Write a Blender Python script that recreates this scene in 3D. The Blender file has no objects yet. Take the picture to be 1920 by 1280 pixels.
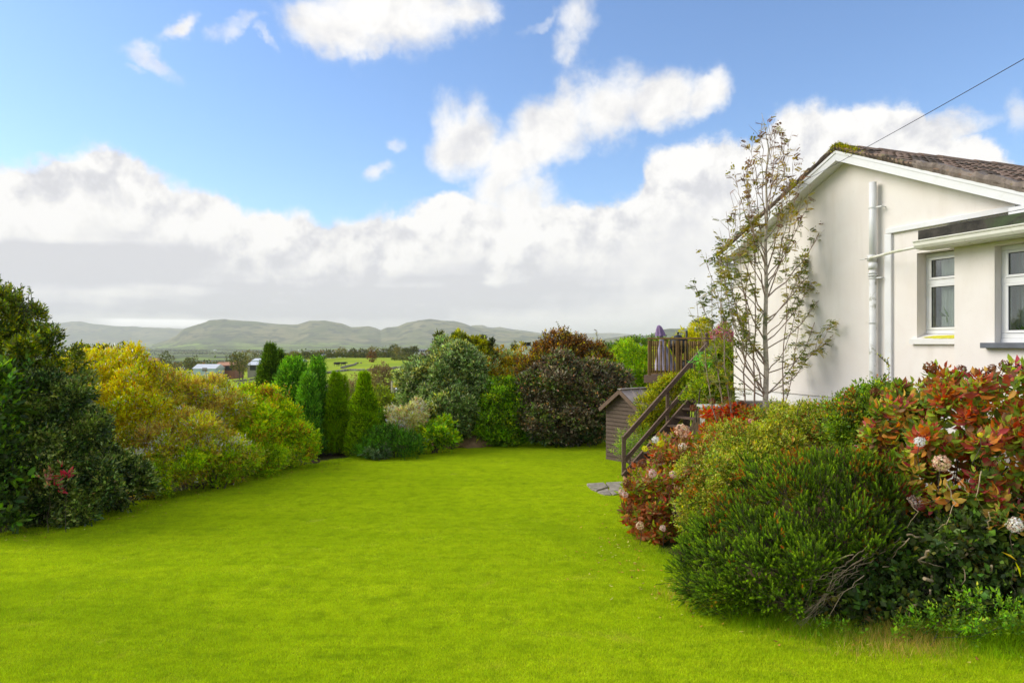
import bpy, bmesh, math, random
import numpy as np
from mathutils import Vector, Matrix
random.seed(7)
rng = np.random.default_rng(11)
R = math.radians
SC = bpy.context.scene
C = SC.collection
F = 1300.0            # focal length in pixels of a 1920 wide frame
EYE = 3.1

# ---------------------------------------------------------------- camera
cam = bpy.data.objects.new('camera', bpy.data.cameras.new('camera'))
C.objects.link(cam)
cam.location = (0, 0, EYE); cam.rotation_euler = (R(90), 0, 0)
cam.data.lens = 36 * F / 1920; cam.data.sensor_width = 36
cam.data.shift_y = 5 / 1920
cam.data.clip_start = 0.1; cam.data.clip_end = 90000
SC.camera = cam

# ---------------------------------------------------------------- view / render
SC.view_settings.view_transform = 'Standard'; SC.view_settings.look = 'None'
SC.view_settings.exposure = 1.12; SC.view_settings.gamma = 1.0
SC.view_settings.use_curve_mapping = False
cy = SC.cycles
cy.max_bounces = 6; cy.diffuse_bounces = 3; cy.glossy_bounces = 2; cy.transmission_bounces = 4
cy.transparent_max_bounces = 8; cy.volume_bounces = 1
cy.sample_clamp_indirect = 4.0
cy.use_denoising = True

# ---------------------------------------------------------------- sun
SUN = Vector((-0.80, 0.12, 0.56)).normalized()
sl = bpy.data.lights.new('sun', 'SUN'); sl.energy = 1.5; sl.angle = R(40); sl.color = (1.0, 0.93, 0.82)
so = bpy.data.objects.new('sun', sl); C.objects.link(so)
so.rotation_euler = SUN.to_track_quat('Z', 'Y').to_euler()
so.location = (0, 0, 60)

# ---------------------------------------------------------------- node helpers
class G:
    def __init__(s, nt): s.nt = nt
    def n(s, t, **kw):
        nd = s.nt.nodes.new(t)
        for k, v in kw.items(): setattr(nd, k, v)
        return nd
    def put(s, sock, v):
        if isinstance(v, bpy.types.NodeSocket): s.nt.links.new(v, sock)
        elif v is not None: sock.default_value = v
    def m(s, op, a, b=None, c=None, clamp=False):
        nd = s.n('ShaderNodeMath', operation=op); nd.use_clamp = clamp
        for i, v in enumerate((a, b, c)):
            if v is not None: s.put(nd.inputs[i], v)
        return nd.outputs[0]
    def v(s, op, a, b=None):
        nd = s.n('ShaderNodeVectorMath', operation=op)
        s.put(nd.inputs[0], a)
        if b is not None: s.put(nd.inputs[1], b)
        return nd.outputs['Value'] if op in ('LENGTH', 'DOT_PRODUCT', 'DISTANCE') else nd.outputs[0]
    def noise(s, vec, scale, detail=4, rough=0.5, dist=0.0, out=0):
        nd = s.n('ShaderNodeTexNoise'); nd.inputs['Scale'].default_value = scale
        nd.inputs['Detail'].default_value = detail; nd.inputs['Roughness'].default_value = rough
        nd.inputs['Distortion'].default_value = dist
        if vec is not None: s.put(nd.inputs['Vector'], vec)
        return nd.outputs[out]
    def ss(s, x, lo, hi, a=0.0, b=1.0):
        nd = s.n('ShaderNodeMapRange', interpolation_type='SMOOTHSTEP')
        s.put(nd.inputs[0], x)
        for i, v in ((1, lo), (2, hi), (3, a), (4, b)): s.put(nd.inputs[i], v)
        return nd.outputs[0]
    def mix(s, f, a, b, mode='MIX'):
        nd = s.n('ShaderNodeMix', data_type='RGBA', blend_type=mode)
        s.put(nd.inputs[0], f)
        for i, v in ((6, a), (7, b)):
            s.put(nd.inputs[i], (*v, 1) if isinstance(v, tuple) and len(v) == 3 else v)
        return nd.outputs[2]
    def ramp(s, f, stops):
        nd = s.n('ShaderNodeValToRGB'); cr = nd.color_ramp
        while len(cr.elements) < len(stops): cr.elements.new(0.5)
        for e, (p, c) in zip(cr.elements, stops): e.position = p; e.color = (*c, 1)
        s.put(nd.inputs[0], f)
        return nd.outputs[0]

def lin(r, g, b):
    f = lambda c: (c / 255 / 12.92) if c < 10.3 else ((c / 255 + 0.055) / 1.055) ** 2.4
    return (f(r), f(g), f(b))
def az_of(px): return math.atan((px - 960) / F)
def el_of(px, py): return math.atan((645 - py) / F * math.cos(az_of(px)))

# ---------------------------------------------------------------- world: sky and clouds
W = bpy.data.worlds.new('World'); SC.world = W; W.use_nodes = True
nt = W.node_tree; nt.nodes.clear(); g = G(nt)
STR = 0.1
sky = g.n('ShaderNodeTexSky', sky_type='NISHITA'); sky.sun_disc = False
sky.sun_elevation = math.asin(SUN.z); sky.sun_rotation = math.atan2(SUN.x, SUN.y)
sky.altitude = 0; sky.air_density = 1.0; sky.dust_density = 0.5; sky.ozone_density = 1.5
gen = g.n('ShaderNodeTexCoord').outputs['Generated']
sp = g.n('ShaderNodeSeparateXYZ'); g.put(sp.inputs[0], gen)
az = g.m('ARCTAN2', sp.outputs[0], sp.outputs[1]); el = g.m('ARCSINE', sp.outputs[2])
cb = g.n('ShaderNodeCombineXYZ'); g.put(cb.inputs[0], az); g.put(cb.inputs[1], el)
P0 = cb.outputs[0]
warp = g.v('SUBTRACT', g.noise(gen, 5.0, 7, 0.62, 0.3, 1), (0.5, 0.5, 0.5))
warp2 = g.v('SUBTRACT', g.noise(gen, 22.0, 6, 0.6, 0.0, 1), (0.5, 0.5, 0.5))
def scl(v, k):
    nd = g.n('ShaderNodeVectorMath', operation='SCALE'); g.put(nd.inputs[0], v); nd.inputs['Scale'].default_value = k
    return nd.outputs[0]
PW = g.v('ADD', P0, g.v('ADD', scl(warp, 0.085), scl(warp2, 0.035)))
ellipses = [  # px, py, rx, ry, rotation (deg, image ccw), weight
    (740, 10, 205, 82, 8, 1.0), (610, 45, 80, 52, 0, 1.0), (680, 80, 90, 30, 10, .85), (860, 20, 85, 36, 0, .9),
    (325, 48, 50, 17, 35, .74), (268, 108, 62, 20, -25, .66), (245, 125, 25, 10, 0, .45), (445, 50, 70, 18, 12, .68), (500, 80, 35, 12, -40, .56),
    (1100, 35, 42, 75, -20, .66), (1020, 55, 55, 14, 20, .62), (1070, 90, 40, 30, 0, .62),
    (870, 275, 62, 75, 0, .95), (960, 310, 80, 60, 10, .95), (1030, 260, 105, 62, 28, 1.0), (1130, 205, 120, 60, 20, 1.0),
    (1230, 190, 85, 46, 0, 1.0), (1325, 185, 50, 36, 50, .92), (990, 375, 75, 60, 0, .95), (930, 350, 60, 60, 0, .8), (1020, 420, 90, 60, 0, 1.0), (935, 430, 90, 60, 0, 1.0), (1250, 225, 70, 25, 0, .7),
    (752, 280, 24, 16, -20, .60), (718, 332, 34, 18, 20, .60),
    (1780, 250, 120, 30, 0, .72), (1920, 225, 40, 50, 0, .65), (2150, 120, 160, 70, 10, .9),
    (-180, 60, 160, 60, 10, .9)]
M = None
for (px, py, rx, ry, rot, w) in ellipses:
    a0, e0 = az_of(px), el_of(px, py)
    k = math.cos(a0) ** 2
    mp = g.n('ShaderNodeMapping', vector_type='TEXTURE')
    mp.inputs['Location'].default_value = (a0, e0, 0)
    mp.inputs['Rotation'].default_value = (0, 0, R(rot))
    mp.inputs['Scale'].default_value = (rx / F * k, ry / F * math.sqrt(k), 1)
    g.put(mp.inputs['Vector'], PW)
    d = g.v('LENGTH', mp.outputs[0])
    mval = g.m('MULTIPLY', g.ss(d, 0.25, 1.75, 1.0, 0.0), w)
    M = mval if M is None else g.m('MAXIMUM', M, mval)
# bank of cloud above the horizon: its top edge as a curve of azimuth
prof = [(-300, 330), (-120, 300), (0, 302), (110, 282), (180, 272), (235, 300), (300, 338), (400, 352), (500, 392), (600, 408),
        (720, 402), (800, 385), (860, 362), (905, 385), (945, 425), (1000, 408), (1080, 380), (1150, 368), (1195, 345), (1230, 300),
        (1310, 262), (1410, 255), (1470, 216), (1600, 200), (1700, 205), (1760, 250), (1850, 262), (1930, 300), (2100, 330), (2300, 300)]
fc = g.n('ShaderNodeFloatCurve'); cv = fc.mapping.curves[0]
A0, A1 = az_of(-300), az_of(2300)
pts = [((az_of(x) - A0) / (A1 - A0), el_of(x, y) / 0.5) for x, y in prof]
while len(cv.points) < len(pts): cv.points.new(0.5, 0.5)
for p, (x, y) in zip(cv.points, pts): p.location = (x, y); p.handle_type = 'AUTO_CLAMPED'
fc.mapping.update()
spw = g.n('ShaderNodeSeparateXYZ'); g.put(spw.inputs[0], PW)
g.put(fc.inputs['Value'], g.m('DIVIDE', g.m('SUBTRACT', spw.outputs[0], A0), A1 - A0, clamp=True))
top = g.m('MULTIPLY', fc.outputs[0], 0.5)
below = g.m('SUBTRACT', top, spw.outputs[1])           # >0 inside the bank
bank = g.ss(below, -0.035, 0.035, 0.0, 1.0)
Msoft = M
dens0 = g.m('MAXIMUM', M, bank)
# generic clouds for the part of the sky outside the view (az beyond the frame or higher up)
gn = g.noise(gen, 2.2, 6, 0.55, 0.4)
outside = g.m('MAXIMUM', g.ss(g.m('ABSOLUTE', az), 0.80, 1.1), g.ss(el, 0.50, 0.75))
dens0 = g.m('MAXIMUM', dens0, g.m('MULTIPLY', outside, g.ss(gn, 0.38, 0.62, 0.0, 1.0)))
fine = g.noise(gen, 11.0, 11, 0.62, 0.25)
dens = g.m('ADD', dens0, g.m('MULTIPLY', g.m('SUBTRACT', fine, 0.5), 1.5))
alpha = g.ss(dens, g.m('ADD', 0.26, g.m('MULTIPLY', bank, .16)), g.m('SUBTRACT', .96, g.m('MULTIPLY', bank, .32)))
# light on the cloud: relief from a noise sampled a little towards the sun
off = (-0.012, 0.0, 0.022)
def relief(scale, det, amp):
    a = g.noise(gen, scale, det, 0.58, 0.3); b = g.noise(g.v('ADD', gen, off), scale, det, 0.58, 0.3)
    return g.m('MULTIPLY', g.m('SUBTRACT', a, b), amp)
edgy = g.ss(below, 0.15, 0.01)
edgy = g.m('MULTIPLY', g.m('MAXIMUM', edgy, 0.25), g.m('ADD', .5, g.m('MULTIPLY', bank, .6)))
rel = g.m('MULTIPLY', g.m('ADD', relief(6.5, 8, 1.5), relief(20.0, 6, 0.8)), edgy)
st = g.v('MULTIPLY', gen, (1.5, 1.5, 13.0))
strat = g.noise(st, 1.7, 5, 0.46, 0.4)
inner = g.ss(below, 0.015, 0.11)
azr = g.ss(az, az_of(900), az_of(1350))                 # brighter, smoother to the right
midband = g.m('MULTIPLY', g.ss(el, 0.0, 0.09), g.ss(el, 0.26, 0.13))
shade = g.m('MULTIPLY', g.m('MULTIPLY', inner, g.ss(strat, 0.28, 0.72)), g.m('SUBTRACT', 1.0, g.m('MULTIPLY', azr, 0.78)))
shade = g.m('MULTIPLY', shade, g.m('ADD', 0.45, g.m('MULTIPLY', midband, 0.55)))
core = g.m('MULTIPLY', g.ss(g.m('SUBTRACT', dens, 0.0), 0.9, 1.35), 0.22)
b1 = g.m('SUBTRACT', g.m('ADD', g.m('ADD', 0.93, g.m('MULTIPLY', g.ss(el, .06, .012), .10)), rel), g.m('MULTIPLY', shade, 0.26))
deck_ = g.m('MULTIPLY', g.m('MULTIPLY', g.ss(el, .030, .045), g.ss(el, .12, .06)), g.ss(az, az_of(1150), az_of(850)))
b1 = g.m('SUBTRACT', b1, g.m('MULTIPLY', g.m('MULTIPLY', deck_, g.ss(strat, .3, .62)), .20))
strip = g.m('MULTIPLY', g.m('MULTIPLY', g.ss(el, .020, .024), g.ss(el, .034, .030)), g.m('MULTIPLY', g.ss(az, az_of(150), az_of(235)), g.ss(az, az_of(430), az_of(370))))
b1 = g.m('MINIMUM', g.m('MAXIMUM', g.m('SUBTRACT', b1, g.m('MULTIPLY', core, 0.12)), 0.74), 0.97)
b1 = g.m('ADD', b1, g.m('MULTIPLY', strip, .55))
tintc = g.mix(g.ss(b1, 0.95, 0.74), (1.0, 0.985, 0.975), (0.945, 0.945, 1.0))
low = g.ss(el, 0.045, 0.0)
tintc = g.mix(g.m('MULTIPLY', low, 0.5), tintc, (1.0, 1.0, 0.95))
cc = g.mix(1.0, tintc, g.m('DIVIDE', g.m('MULTIPLY', b1, 0.50), STR), 'MULTIPLY')
# the Nishita sky, a little more saturated as the photograph shows it
hsv = g.n('ShaderNodeHueSaturation'); hsv.inputs['Saturation'].default_value = 1.05; hsv.inputs['Value'].default_value = 1.0
g.put(hsv.inputs['Color'], sky.outputs[0])
SKYOUT = g.mix(1.0, hsv.outputs[0], (.77, .865, 1.01), 'MULTIPLY')
col = g.mix(alpha, SKYOUT, cc)
gb = g.ss(sp.outputs[2], -0.02, 0.0)
col = g.mix(gb, (0.9, 1.1, 0.6), col)
bg = g.n('ShaderNodeBackground'); g.put(bg.inputs[0], col); bg.inputs[1].default_value = STR
out = g.n('ShaderNodeOutputWorld'); nt.links.new(bg.outputs[0], out.inputs[0])
W.cycles.sampling_method = 'MANUAL'; W.cycles.sample_map_resolution = 512

# ---------------------------------------------------------------- object helpers
def tag(o, label=None, cat=None, group=None, kind=None):
    if label: o['label'] = label
    if cat: o['category'] = cat
    if group: o['group'] = group
    if kind: o['kind'] = kind
    return o
def thing(name, label, cat, loc=(0, 0, 0), group=None, rz=0.0):
    o = bpy.data.objects.new(name, None); C.objects.link(o); o.empty_display_size = .1
    o.location = loc; o.rotation_euler = (0, 0, rz)
    return tag(o, label, cat, group)
def link(name, me, mat=None, parent=None, loc=None, rot=None, scale=None):
    o = bpy.data.objects.new(name, me); C.objects.link(o)
    if mat is not None and not me.materials: me.materials.append(mat)
    if parent is not None:
        o.parent = parent
        o.matrix_parent_inverse = Matrix.LocRotScale(parent.location, parent.rotation_euler, parent.scale).inverted()
    if loc is not None: o.location = loc
    if rot is not None: o.rotation_euler = rot
    if scale is not None: o.scale = scale
    return o
def mesh_from(verts, faces, name='mesh', smooth=False):
    me = bpy.data.meshes.new(name); me.from_pydata([tuple(v) for v in verts], [], faces); me.update()
    if smooth: me.polygons.foreach_set('use_smooth', [p.loop_total < 5 for p in me.polygons])
    return me
class MB:
    """collects shapes into one mesh"""
    def __init__(s): s.v = []; s.f = []
    def add(s, vs, fs):
        k = len(s.v); s.v += [tuple(v) for v in vs]; s.f += [tuple(i + k for i in f) for f in fs]; return s
    def hexa(s, p):  # 8 points, bottom 4 ccw, top 4
        return s.add(p, [(3, 2, 1, 0), (4, 5, 6, 7), (0, 1, 5, 4), (1, 2, 6, 5), (2, 3, 7, 6), (3, 0, 4, 7)])
    def box(s, x0, x1, y0, y1, z0, z1, T=None):
        p = [(x0, y0, z0), (x1, y0, z0), (x1, y1, z0), (x0, y1, z0), (x0, y0, z1), (x1, y0, z1), (x1, y1, z1), (x0, y1, z1)]
        return s.hexa([T(*q) for q in p] if T else p)
    def beam(s, a, b, w, h, up=(0, 0, 1)):
        a, b = Vector(a), Vector(b); d = (b - a).normalized(); sd = d.cross(Vector(up)).normalized() * w / 2
        u = sd.cross(d).normalized() * h / 2
        return s.hexa([a - sd - u, a + sd - u, a + sd + u, a - sd + u, b - sd - u, b + sd - u, b + sd + u, b - sd + u])
    def tube(s, pts, rad, n=8, cap=True):
        pts = [Vector(p) for p in pts]
        if not hasattr(rad, '__len__'): rad = [rad] * len(pts)
        k = len(s.v); prev = None
        for i, p in enumerate(pts):
            d = (pts[min(i + 1, len(pts) - 1)] - pts[max(i - 1, 0)]).normalized()
            ref = Vector((0, 0, 1)) if abs(d.z) < .9 else Vector((1, 0, 0))
            if prev is None: a = d.cross(ref).normalized()
            else: a = (prev - d * prev.dot(d)).normalized()
            prev = a; b = d.cross(a)
            for j in range(n):
                t = 2 * math.pi * j / n; s.v.append(tuple(p + (a * math.cos(t) + b * math.sin(t)) * rad[i]))
        for i in range(len(pts) - 1):
            for j in range(n):
                s.f.append((k + i * n + j, k + i * n + (j + 1) % n, k + (i + 1) * n + (j + 1) % n, k + (i + 1) * n + j))
        if cap:
            s.f.append(tuple(k + j for j in reversed(range(n)))); s.f.append(tuple(k + (len(pts) - 1) * n + j for j in range(n)))
        return s
    def lathe(s, c, prof, n=12):
        k = len(s.v); c = Vector(c)
        for (r, z) in prof:
            for j in range(n):
                t = 2 * math.pi * j / n; s.v.append((c.x + r * math.cos(t), c.y + r * math.sin(t), c.z + z))
        for i in range(len(prof) - 1):
            for j in range(n):
                s.f.append((k + i * n + j, k + i * n + (j + 1) % n, k + (i + 1) * n + (j + 1) % n, k + (i + 1) * n + j))
        s.f.append(tuple(k + j for j in reversed(range(n)))); s.f.append(tuple(k + (len(prof) - 1) * n + j for j in range(n)))
        return s
    def prism(s, poly, T0, T1):  # polygon (a,b) list mapped by two functions
        n = len(poly); v = [T0(*q) for q in poly] + [T1(*q) for q in poly]
        return s.add(v, [tuple(reversed(range(n))), tuple(range(n, 2 * n))] + [(i, (i + 1) % n, n + (i + 1) % n, n + i) for i in range(n)])
    def build(s, name, mat, parent=None, smooth=False, bevel=0):
        me = mesh_from(s.v, s.f, name, smooth)
        bm = bmesh.new(); bm.from_mesh(me); bmesh.ops.recalc_face_normals(bm, faces=bm.faces); bm.to_mesh(me); bm.free()
        o = link(name, me, mat, parent)
        if bevel:
            b = o.modifiers.new('bevel', 'BEVEL'); b.width = bevel; b.segments = 2; b.limit_method = 'ANGLE'
        return o
def at(px, py, Y): return Vector(((px - 960) / F * Y, Y, EYE - (py - 645) / F * Y))

# ---------------------------------------------------------------- materials
def mat(name, fn):
    m = bpy.data.materials.new(name); m.use_nodes = True; nt = m.node_tree; nt.nodes.clear(); g = G(nt)
    p = g.n('ShaderNodeBsdfPrincipled'); o = g.n('ShaderNodeOutputMaterial'); nt.links.new(p.outputs[0], o.inputs[0])
    fn(g, p, o); return m
def bump(g, p, h, strength=.3, dist=.01):
    b = g.n('ShaderNodeBump'); b.inputs['Strength'].default_value = strength; b.inputs['Distance'].default_value = dist
    g.put(b.inputs['Height'], h); g.put(p.inputs['Normal'], b.outputs[0])
def plain(name, c, rough=.6, var=.12, scale=6, bumpk=.0, metal=0, c2=None, scale2=None):
    def fn(g, p, o):
        co = g.n('ShaderNodeTexCoord').outputs['Object']
        n = g.noise(co, scale, 6, .6, .2)
        a = tuple(x * (1 - var) for x in c); b = tuple(min(1, x * (1 + var)) for x in c)
        cc = g.mix(g.ss(n, .3, .7), a, b)
        if c2: cc = g.mix(g.ss(g.noise(co, scale2 or scale * .4, 7, .65, .6), .52, .66), cc, c2)
        g.put(p.inputs['Base Color'], cc); p.inputs['Roughness'].default_value = rough; p.inputs['Metallic'].default_value = metal
        if bumpk: bump(g, p, g.noise(co, scale * 6, 5, .6), bumpk, .01)
    return mat(name, fn)

def leaf_mat(name, rough=.5, trans=.45, spec=.35):
    def fn(g, p, o):
        a = g.n('ShaderNodeAttribute'); a.attribute_name = 'leafcol'
        g.put(p.inputs['Base Color'], a.outputs['Color']); p.inputs['Roughness'].default_value = rough
        p.inputs['Specular IOR Level'].default_value = spec
        t = g.n('ShaderNodeBsdfTranslucent')
        hs = g.n('ShaderNodeHueSaturation'); hs.inputs['Hue'].default_value = .49; hs.inputs['Saturation'].default_value = 1.1; hs.inputs['Value'].default_value = 1.2
        g.put(hs.inputs['Color'], a.outputs['Color']); g.put(t.inputs[0], hs.outputs[0])
        mx = g.n('ShaderNodeMixShader'); mx.inputs[0].default_value = trans
        g.nt.links.new(p.outputs[0], mx.inputs[1]); g.nt.links.new(t.outputs[0], mx.inputs[2]); g.nt.links.new(mx.outputs[0], o.inputs[0])
    return mat(name, fn)
LEAF = leaf_mat('leaf'); LEAF_GLOSS = leaf_mat('leaf_glossy', .32, .32, .5); LEAF_MATT = leaf_mat('leaf_matt', .7, .4, .2)
BARK = plain('bark', (.10, .075, .05), .9, .35, 14, .5)
BARK_PALE = plain('bark_pale', (.50, .43, .33), .8, .3, 20, .4, c2=(.12, .14, .06), scale2=5)
DEADWOOD = plain('dead_wood', (.42, .31, .18), .85, .35, 16, .4)

def render_fn(g, p, o):
    co = g.n('ShaderNodeTexCoord').outputs['Object']
    n = g.noise(co, 1.1, 7, .6, .3)
    st = g.noise(g.v('MULTIPLY', co, (2.2, 2.2, .35)), 1.6, 6, .6, .4)
    c = g.mix(g.ss(n, .35, .7), (.82, .755, .69), (.86, .81, .75))
    c = g.mix(g.m('MULTIPLY', g.ss(st, .48, .8), .5), c, (.66, .60, .51))
    c = g.mix(g.m('MULTIPLY', g.ss(g.noise(co, 7, 8, .7, .6), .60, .72), .25), c, (.60, .56, .46))
    sz = g.n('ShaderNodeSeparateXYZ'); g.put(sz.inputs[0], co)
    g.put(p.inputs['Base Color'], c); p.inputs['Roughness'].default_value = .88
    bump(g, p, g.m('ADD', g.noise(co, 90, 4, .6), g.m('MULTIPLY', g.noise(co, 3, 4, .6), 1.5)), .22, .008)
WALL = mat('painted_render', render_fn)
PLINTH = plain('plinth_paint', (.80, .78, .74), .8, .06, 2, .1)
UPVC = plain('white_upvc', (.80, .80, .79), .35, .03, 3, c2=(.75, .75, .71), scale2=2.5)
UPVC_DIRTY = plain('weathered_upvc', (.74, .74, .71), .45, .08, 4, c2=(.36, .36, .27), scale2=7)
CREAM = plain('cream_gutter', (.80, .78, .68), .4, .05, 4, c2=(.60, .60, .44), scale2=3)
TILE = plain('roof_tile', (.25, .165, .115), .9, .4, 3.5, .6, c2=(.30, .24, .17), scale2=2.6)
TILE_DARK = plain('roof_verge_dark', (.085, .062, .045), .95, .5, 9, .8, c2=(.26, .21, .12), scale2=5)
MORTAR = plain('verge_mortar', (.25, .20, .165), .95, .25, 7, .6, c2=(.13, .10, .08), scale2=4)
MOSS = plain('moss', (.22, .20, .02), 1, .5, 18, 1.0, c2=(.06, .07, .01), scale2=9)
FELT = plain('dark_felt', (.045, .040, .030), .9, .5, 5, .5, c2=(.06, .085, .035), scale2=2)
SILL_DARK = plain('slate_sill', (.12, .13, .15), .6, .15, 8, .1)
BLACK = plain('black_metal', (.012, .012, .014), .45, .2, 8)
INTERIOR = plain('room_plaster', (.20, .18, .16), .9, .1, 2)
NET = plain('net_curtain', (.72, .72, .68), .9, .05, 8)
POT = plain('pot_glaze', (.50, .66, .62), .35, .06, 6)
POT_W = plain('white_pot', (.68, .68, .64), .5, .06, 6)
ROPE = plain('cable_sheath', (.03, .03, .032), .6, .1, 5)
FLAG = plain('sandstone_flag', (.30, .26, .20), .9, .3, 6, .6, c2=(.13, .16, .06), scale2=3)
CONC = plain('concrete', (.36, .33, .28), .9, .2, 5, .4, c2=(.15, .15, .09), scale2=3)
def wood_fn(c1, c2, green=0.0):
    def fn(g, p, o):
        co = g.n('ShaderNodeTexCoord').outputs['Object']
        gr = g.noise(g.v('MULTIPLY', co, (3, 3, 26)), 3, 5, .6, .4)
        n = g.noise(co, 4, 5, .6)
        c = g.mix(g.ss(gr, .3, .7), c1, c2)
        if green: c = g.mix(g.m('MULTIPLY', g.ss(n, .45, .62), green), c, (.20, .17, .02))
        g.put(p.inputs['Base Color'], c); p.inputs['Roughness'].default_value = .85
        bump(g, p, gr, .4, .004)
    return fn
SHEDWOOD = mat('shed_board_stain', wood_fn((.085, .055, .036), (.135, .092, .062)))
RAILWOOD = mat('rail_stain', wood_fn((.12, .072, .046), (.21, .135, .092)))
DECKWOOD = mat('deck_timber', wood_fn((.13, .07, .022), (.26, .15, .045), .55))
SHEETROOF = plain('shed_roof_sheet', (.46, .38, .34), .6, .12, 5, .1)
LAV = plain('lavender_fabric', (.24, .15, .29), .8, .12, 6)
LAV_PALE = plain('pale_lavender_fabric', (.48, .43, .56), .85, .08, 5)
def glass_fn(g, p, o):
    t = g.n('ShaderNodeBsdfTransparent'); t.inputs[0].default_value = (.86, .9, .88, 1)
    gl = g.n('ShaderNodeBsdfGlossy'); gl.inputs['Roughness'].default_value = .01
    lw = g.n('ShaderNodeLayerWeight'); lw.inputs[0].default_value = .35
    mx = g.n('ShaderNodeMixShader'); g.put(mx.inputs[0], g.m('ADD', .10, g.m('MULTIPLY', lw.outputs['Fresnel'], .6), clamp=True))
    g.nt.links.new(t.outputs[0], mx.inputs[1]); g.nt.links.new(gl.outputs[0], mx.inputs[2]); g.nt.links.new(mx.outputs[0], o.inputs[0])
GLASS = mat('window_glass', glass_fn)

# ---------------------------------------------------------------- noise in numpy
def sn(p, seed, freq, octv=3):
    r = np.random.default_rng(seed); out = np.zeros(len(p)); amp = 1.0; tot = 0
    for o in range(octv):
        for _ in range(4):
            k = r.normal(size=p.shape[1]); k /= np.linalg.norm(k); ph = r.uniform(0, 6.28)
            out += amp * np.sin((p @ k) * freq * r.uniform(.7, 1.4) * 6.28 + ph)
        tot += amp * 2; freq *= 2.05; amp *= .5
    return out / tot
def sstep(a, b, x):
    t = np.clip((x - a) / (b - a), 0, 1); return t * t * (3 - 2 * t)

# ---------------------------------------------------------------- terrain
LX0, LX1 = -9.6, 3.9
edge_l = np.array([(3.0, -12.0), (6.0, -9.6), (8.0, -8.8), (10.5, -7.9), (12, -7.5), (13.9, -7.0), (16, -5.9), (17.9, -4.9), (20, -3.5), (21.6, -2.4), (23.2, -.4), (26, 5)])   # (Y, X) left/back edge
edge_r = np.array([(2.0, 7.0), (5.9, 5.6), (6.3, 3.6), (6.8, 2.6), (7.6, 2.15), (9.0, 1.95), (10.0, 1.9), (12.0, 2.3), (14, 2.9), (16, 3.6), (18.4, 3.9), (23.2, 4.2), (26, 4.4)])
def house_d(X, Y): return .9455 * X + .3258 * Y       # 8.977 on the gable plane
def h_near(X, Y):
    lawn = .38 * (1 - sstep(3.5, 15, Y))
    er = np.interp(Y, edge_r[:, 0], edge_r[:, 1])
    bank = sstep(0, 1.0, (X - er) / np.maximum(.8, (8.9 - .3258 * Y) / .9455 - er)) * np.interp(Y, [6, 8, 10.5, 12, 14], [.35, .5, .95, 1.65, 1.8]) * (1 - sstep(15.0, 16.6, Y))
    bump_ = .03 * sn(np.stack([X, Y], -1).reshape(-1, 2), 5, .12, 2).reshape(np.shape(X))
    return lawn + np.where(Y < 17.5, bank, 0) + bump_
prof_r = np.array([24, 27, 34, 50, 90, 140, 200, 300, 430, 560, 700, 1000, 1800, 3200, 60000])
zR = np.array([0, -.5, -2.0, -3.2, -4.2, -4.9, -5.9, -6.6, -6.9, -7.6, -14, -32, -52, -60, -60.])   # middle and right
zL = np.array([0, -.5, -2.2, -4.0, -6.0, -7.5, -9.0, -11.0, -13.5, -16., -22, -36, -54, -60, -60.])   # left, lower
def height(X, Y):
    X = np.asarray(X, float); Y = np.asarray(Y, float)
    r = np.hypot(X, Y); a = np.arctan2(X, Y)
    t = sstep(az_of(430), az_of(590), a)
    far = zL_i(r) * (1 - t) + np.interp(r, prof_r, zR) * t
    und = sn(np.stack([X, Y], -1).reshape(-1, 2), 9, .004, 2).reshape(np.shape(X)) * np.clip((r - 60) / 400, 0, 1) * 1.2
    und2 = sn(np.stack([X, Y], -1).reshape(-1, 2), 19, .0004, 3).reshape(np.shape(X)) * sstep(1500, 5000, r) * 9
    return np.where(r < 24, h_near(X, Y), h_near(X, Y) * (1 - sstep(24, 30, r)) + far + und + und2)
def zL_i(r): return np.interp(r, prof_r, zL)
def hz(x, y): return float(height(np.array([x]), np.array([y]))[0])

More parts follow.
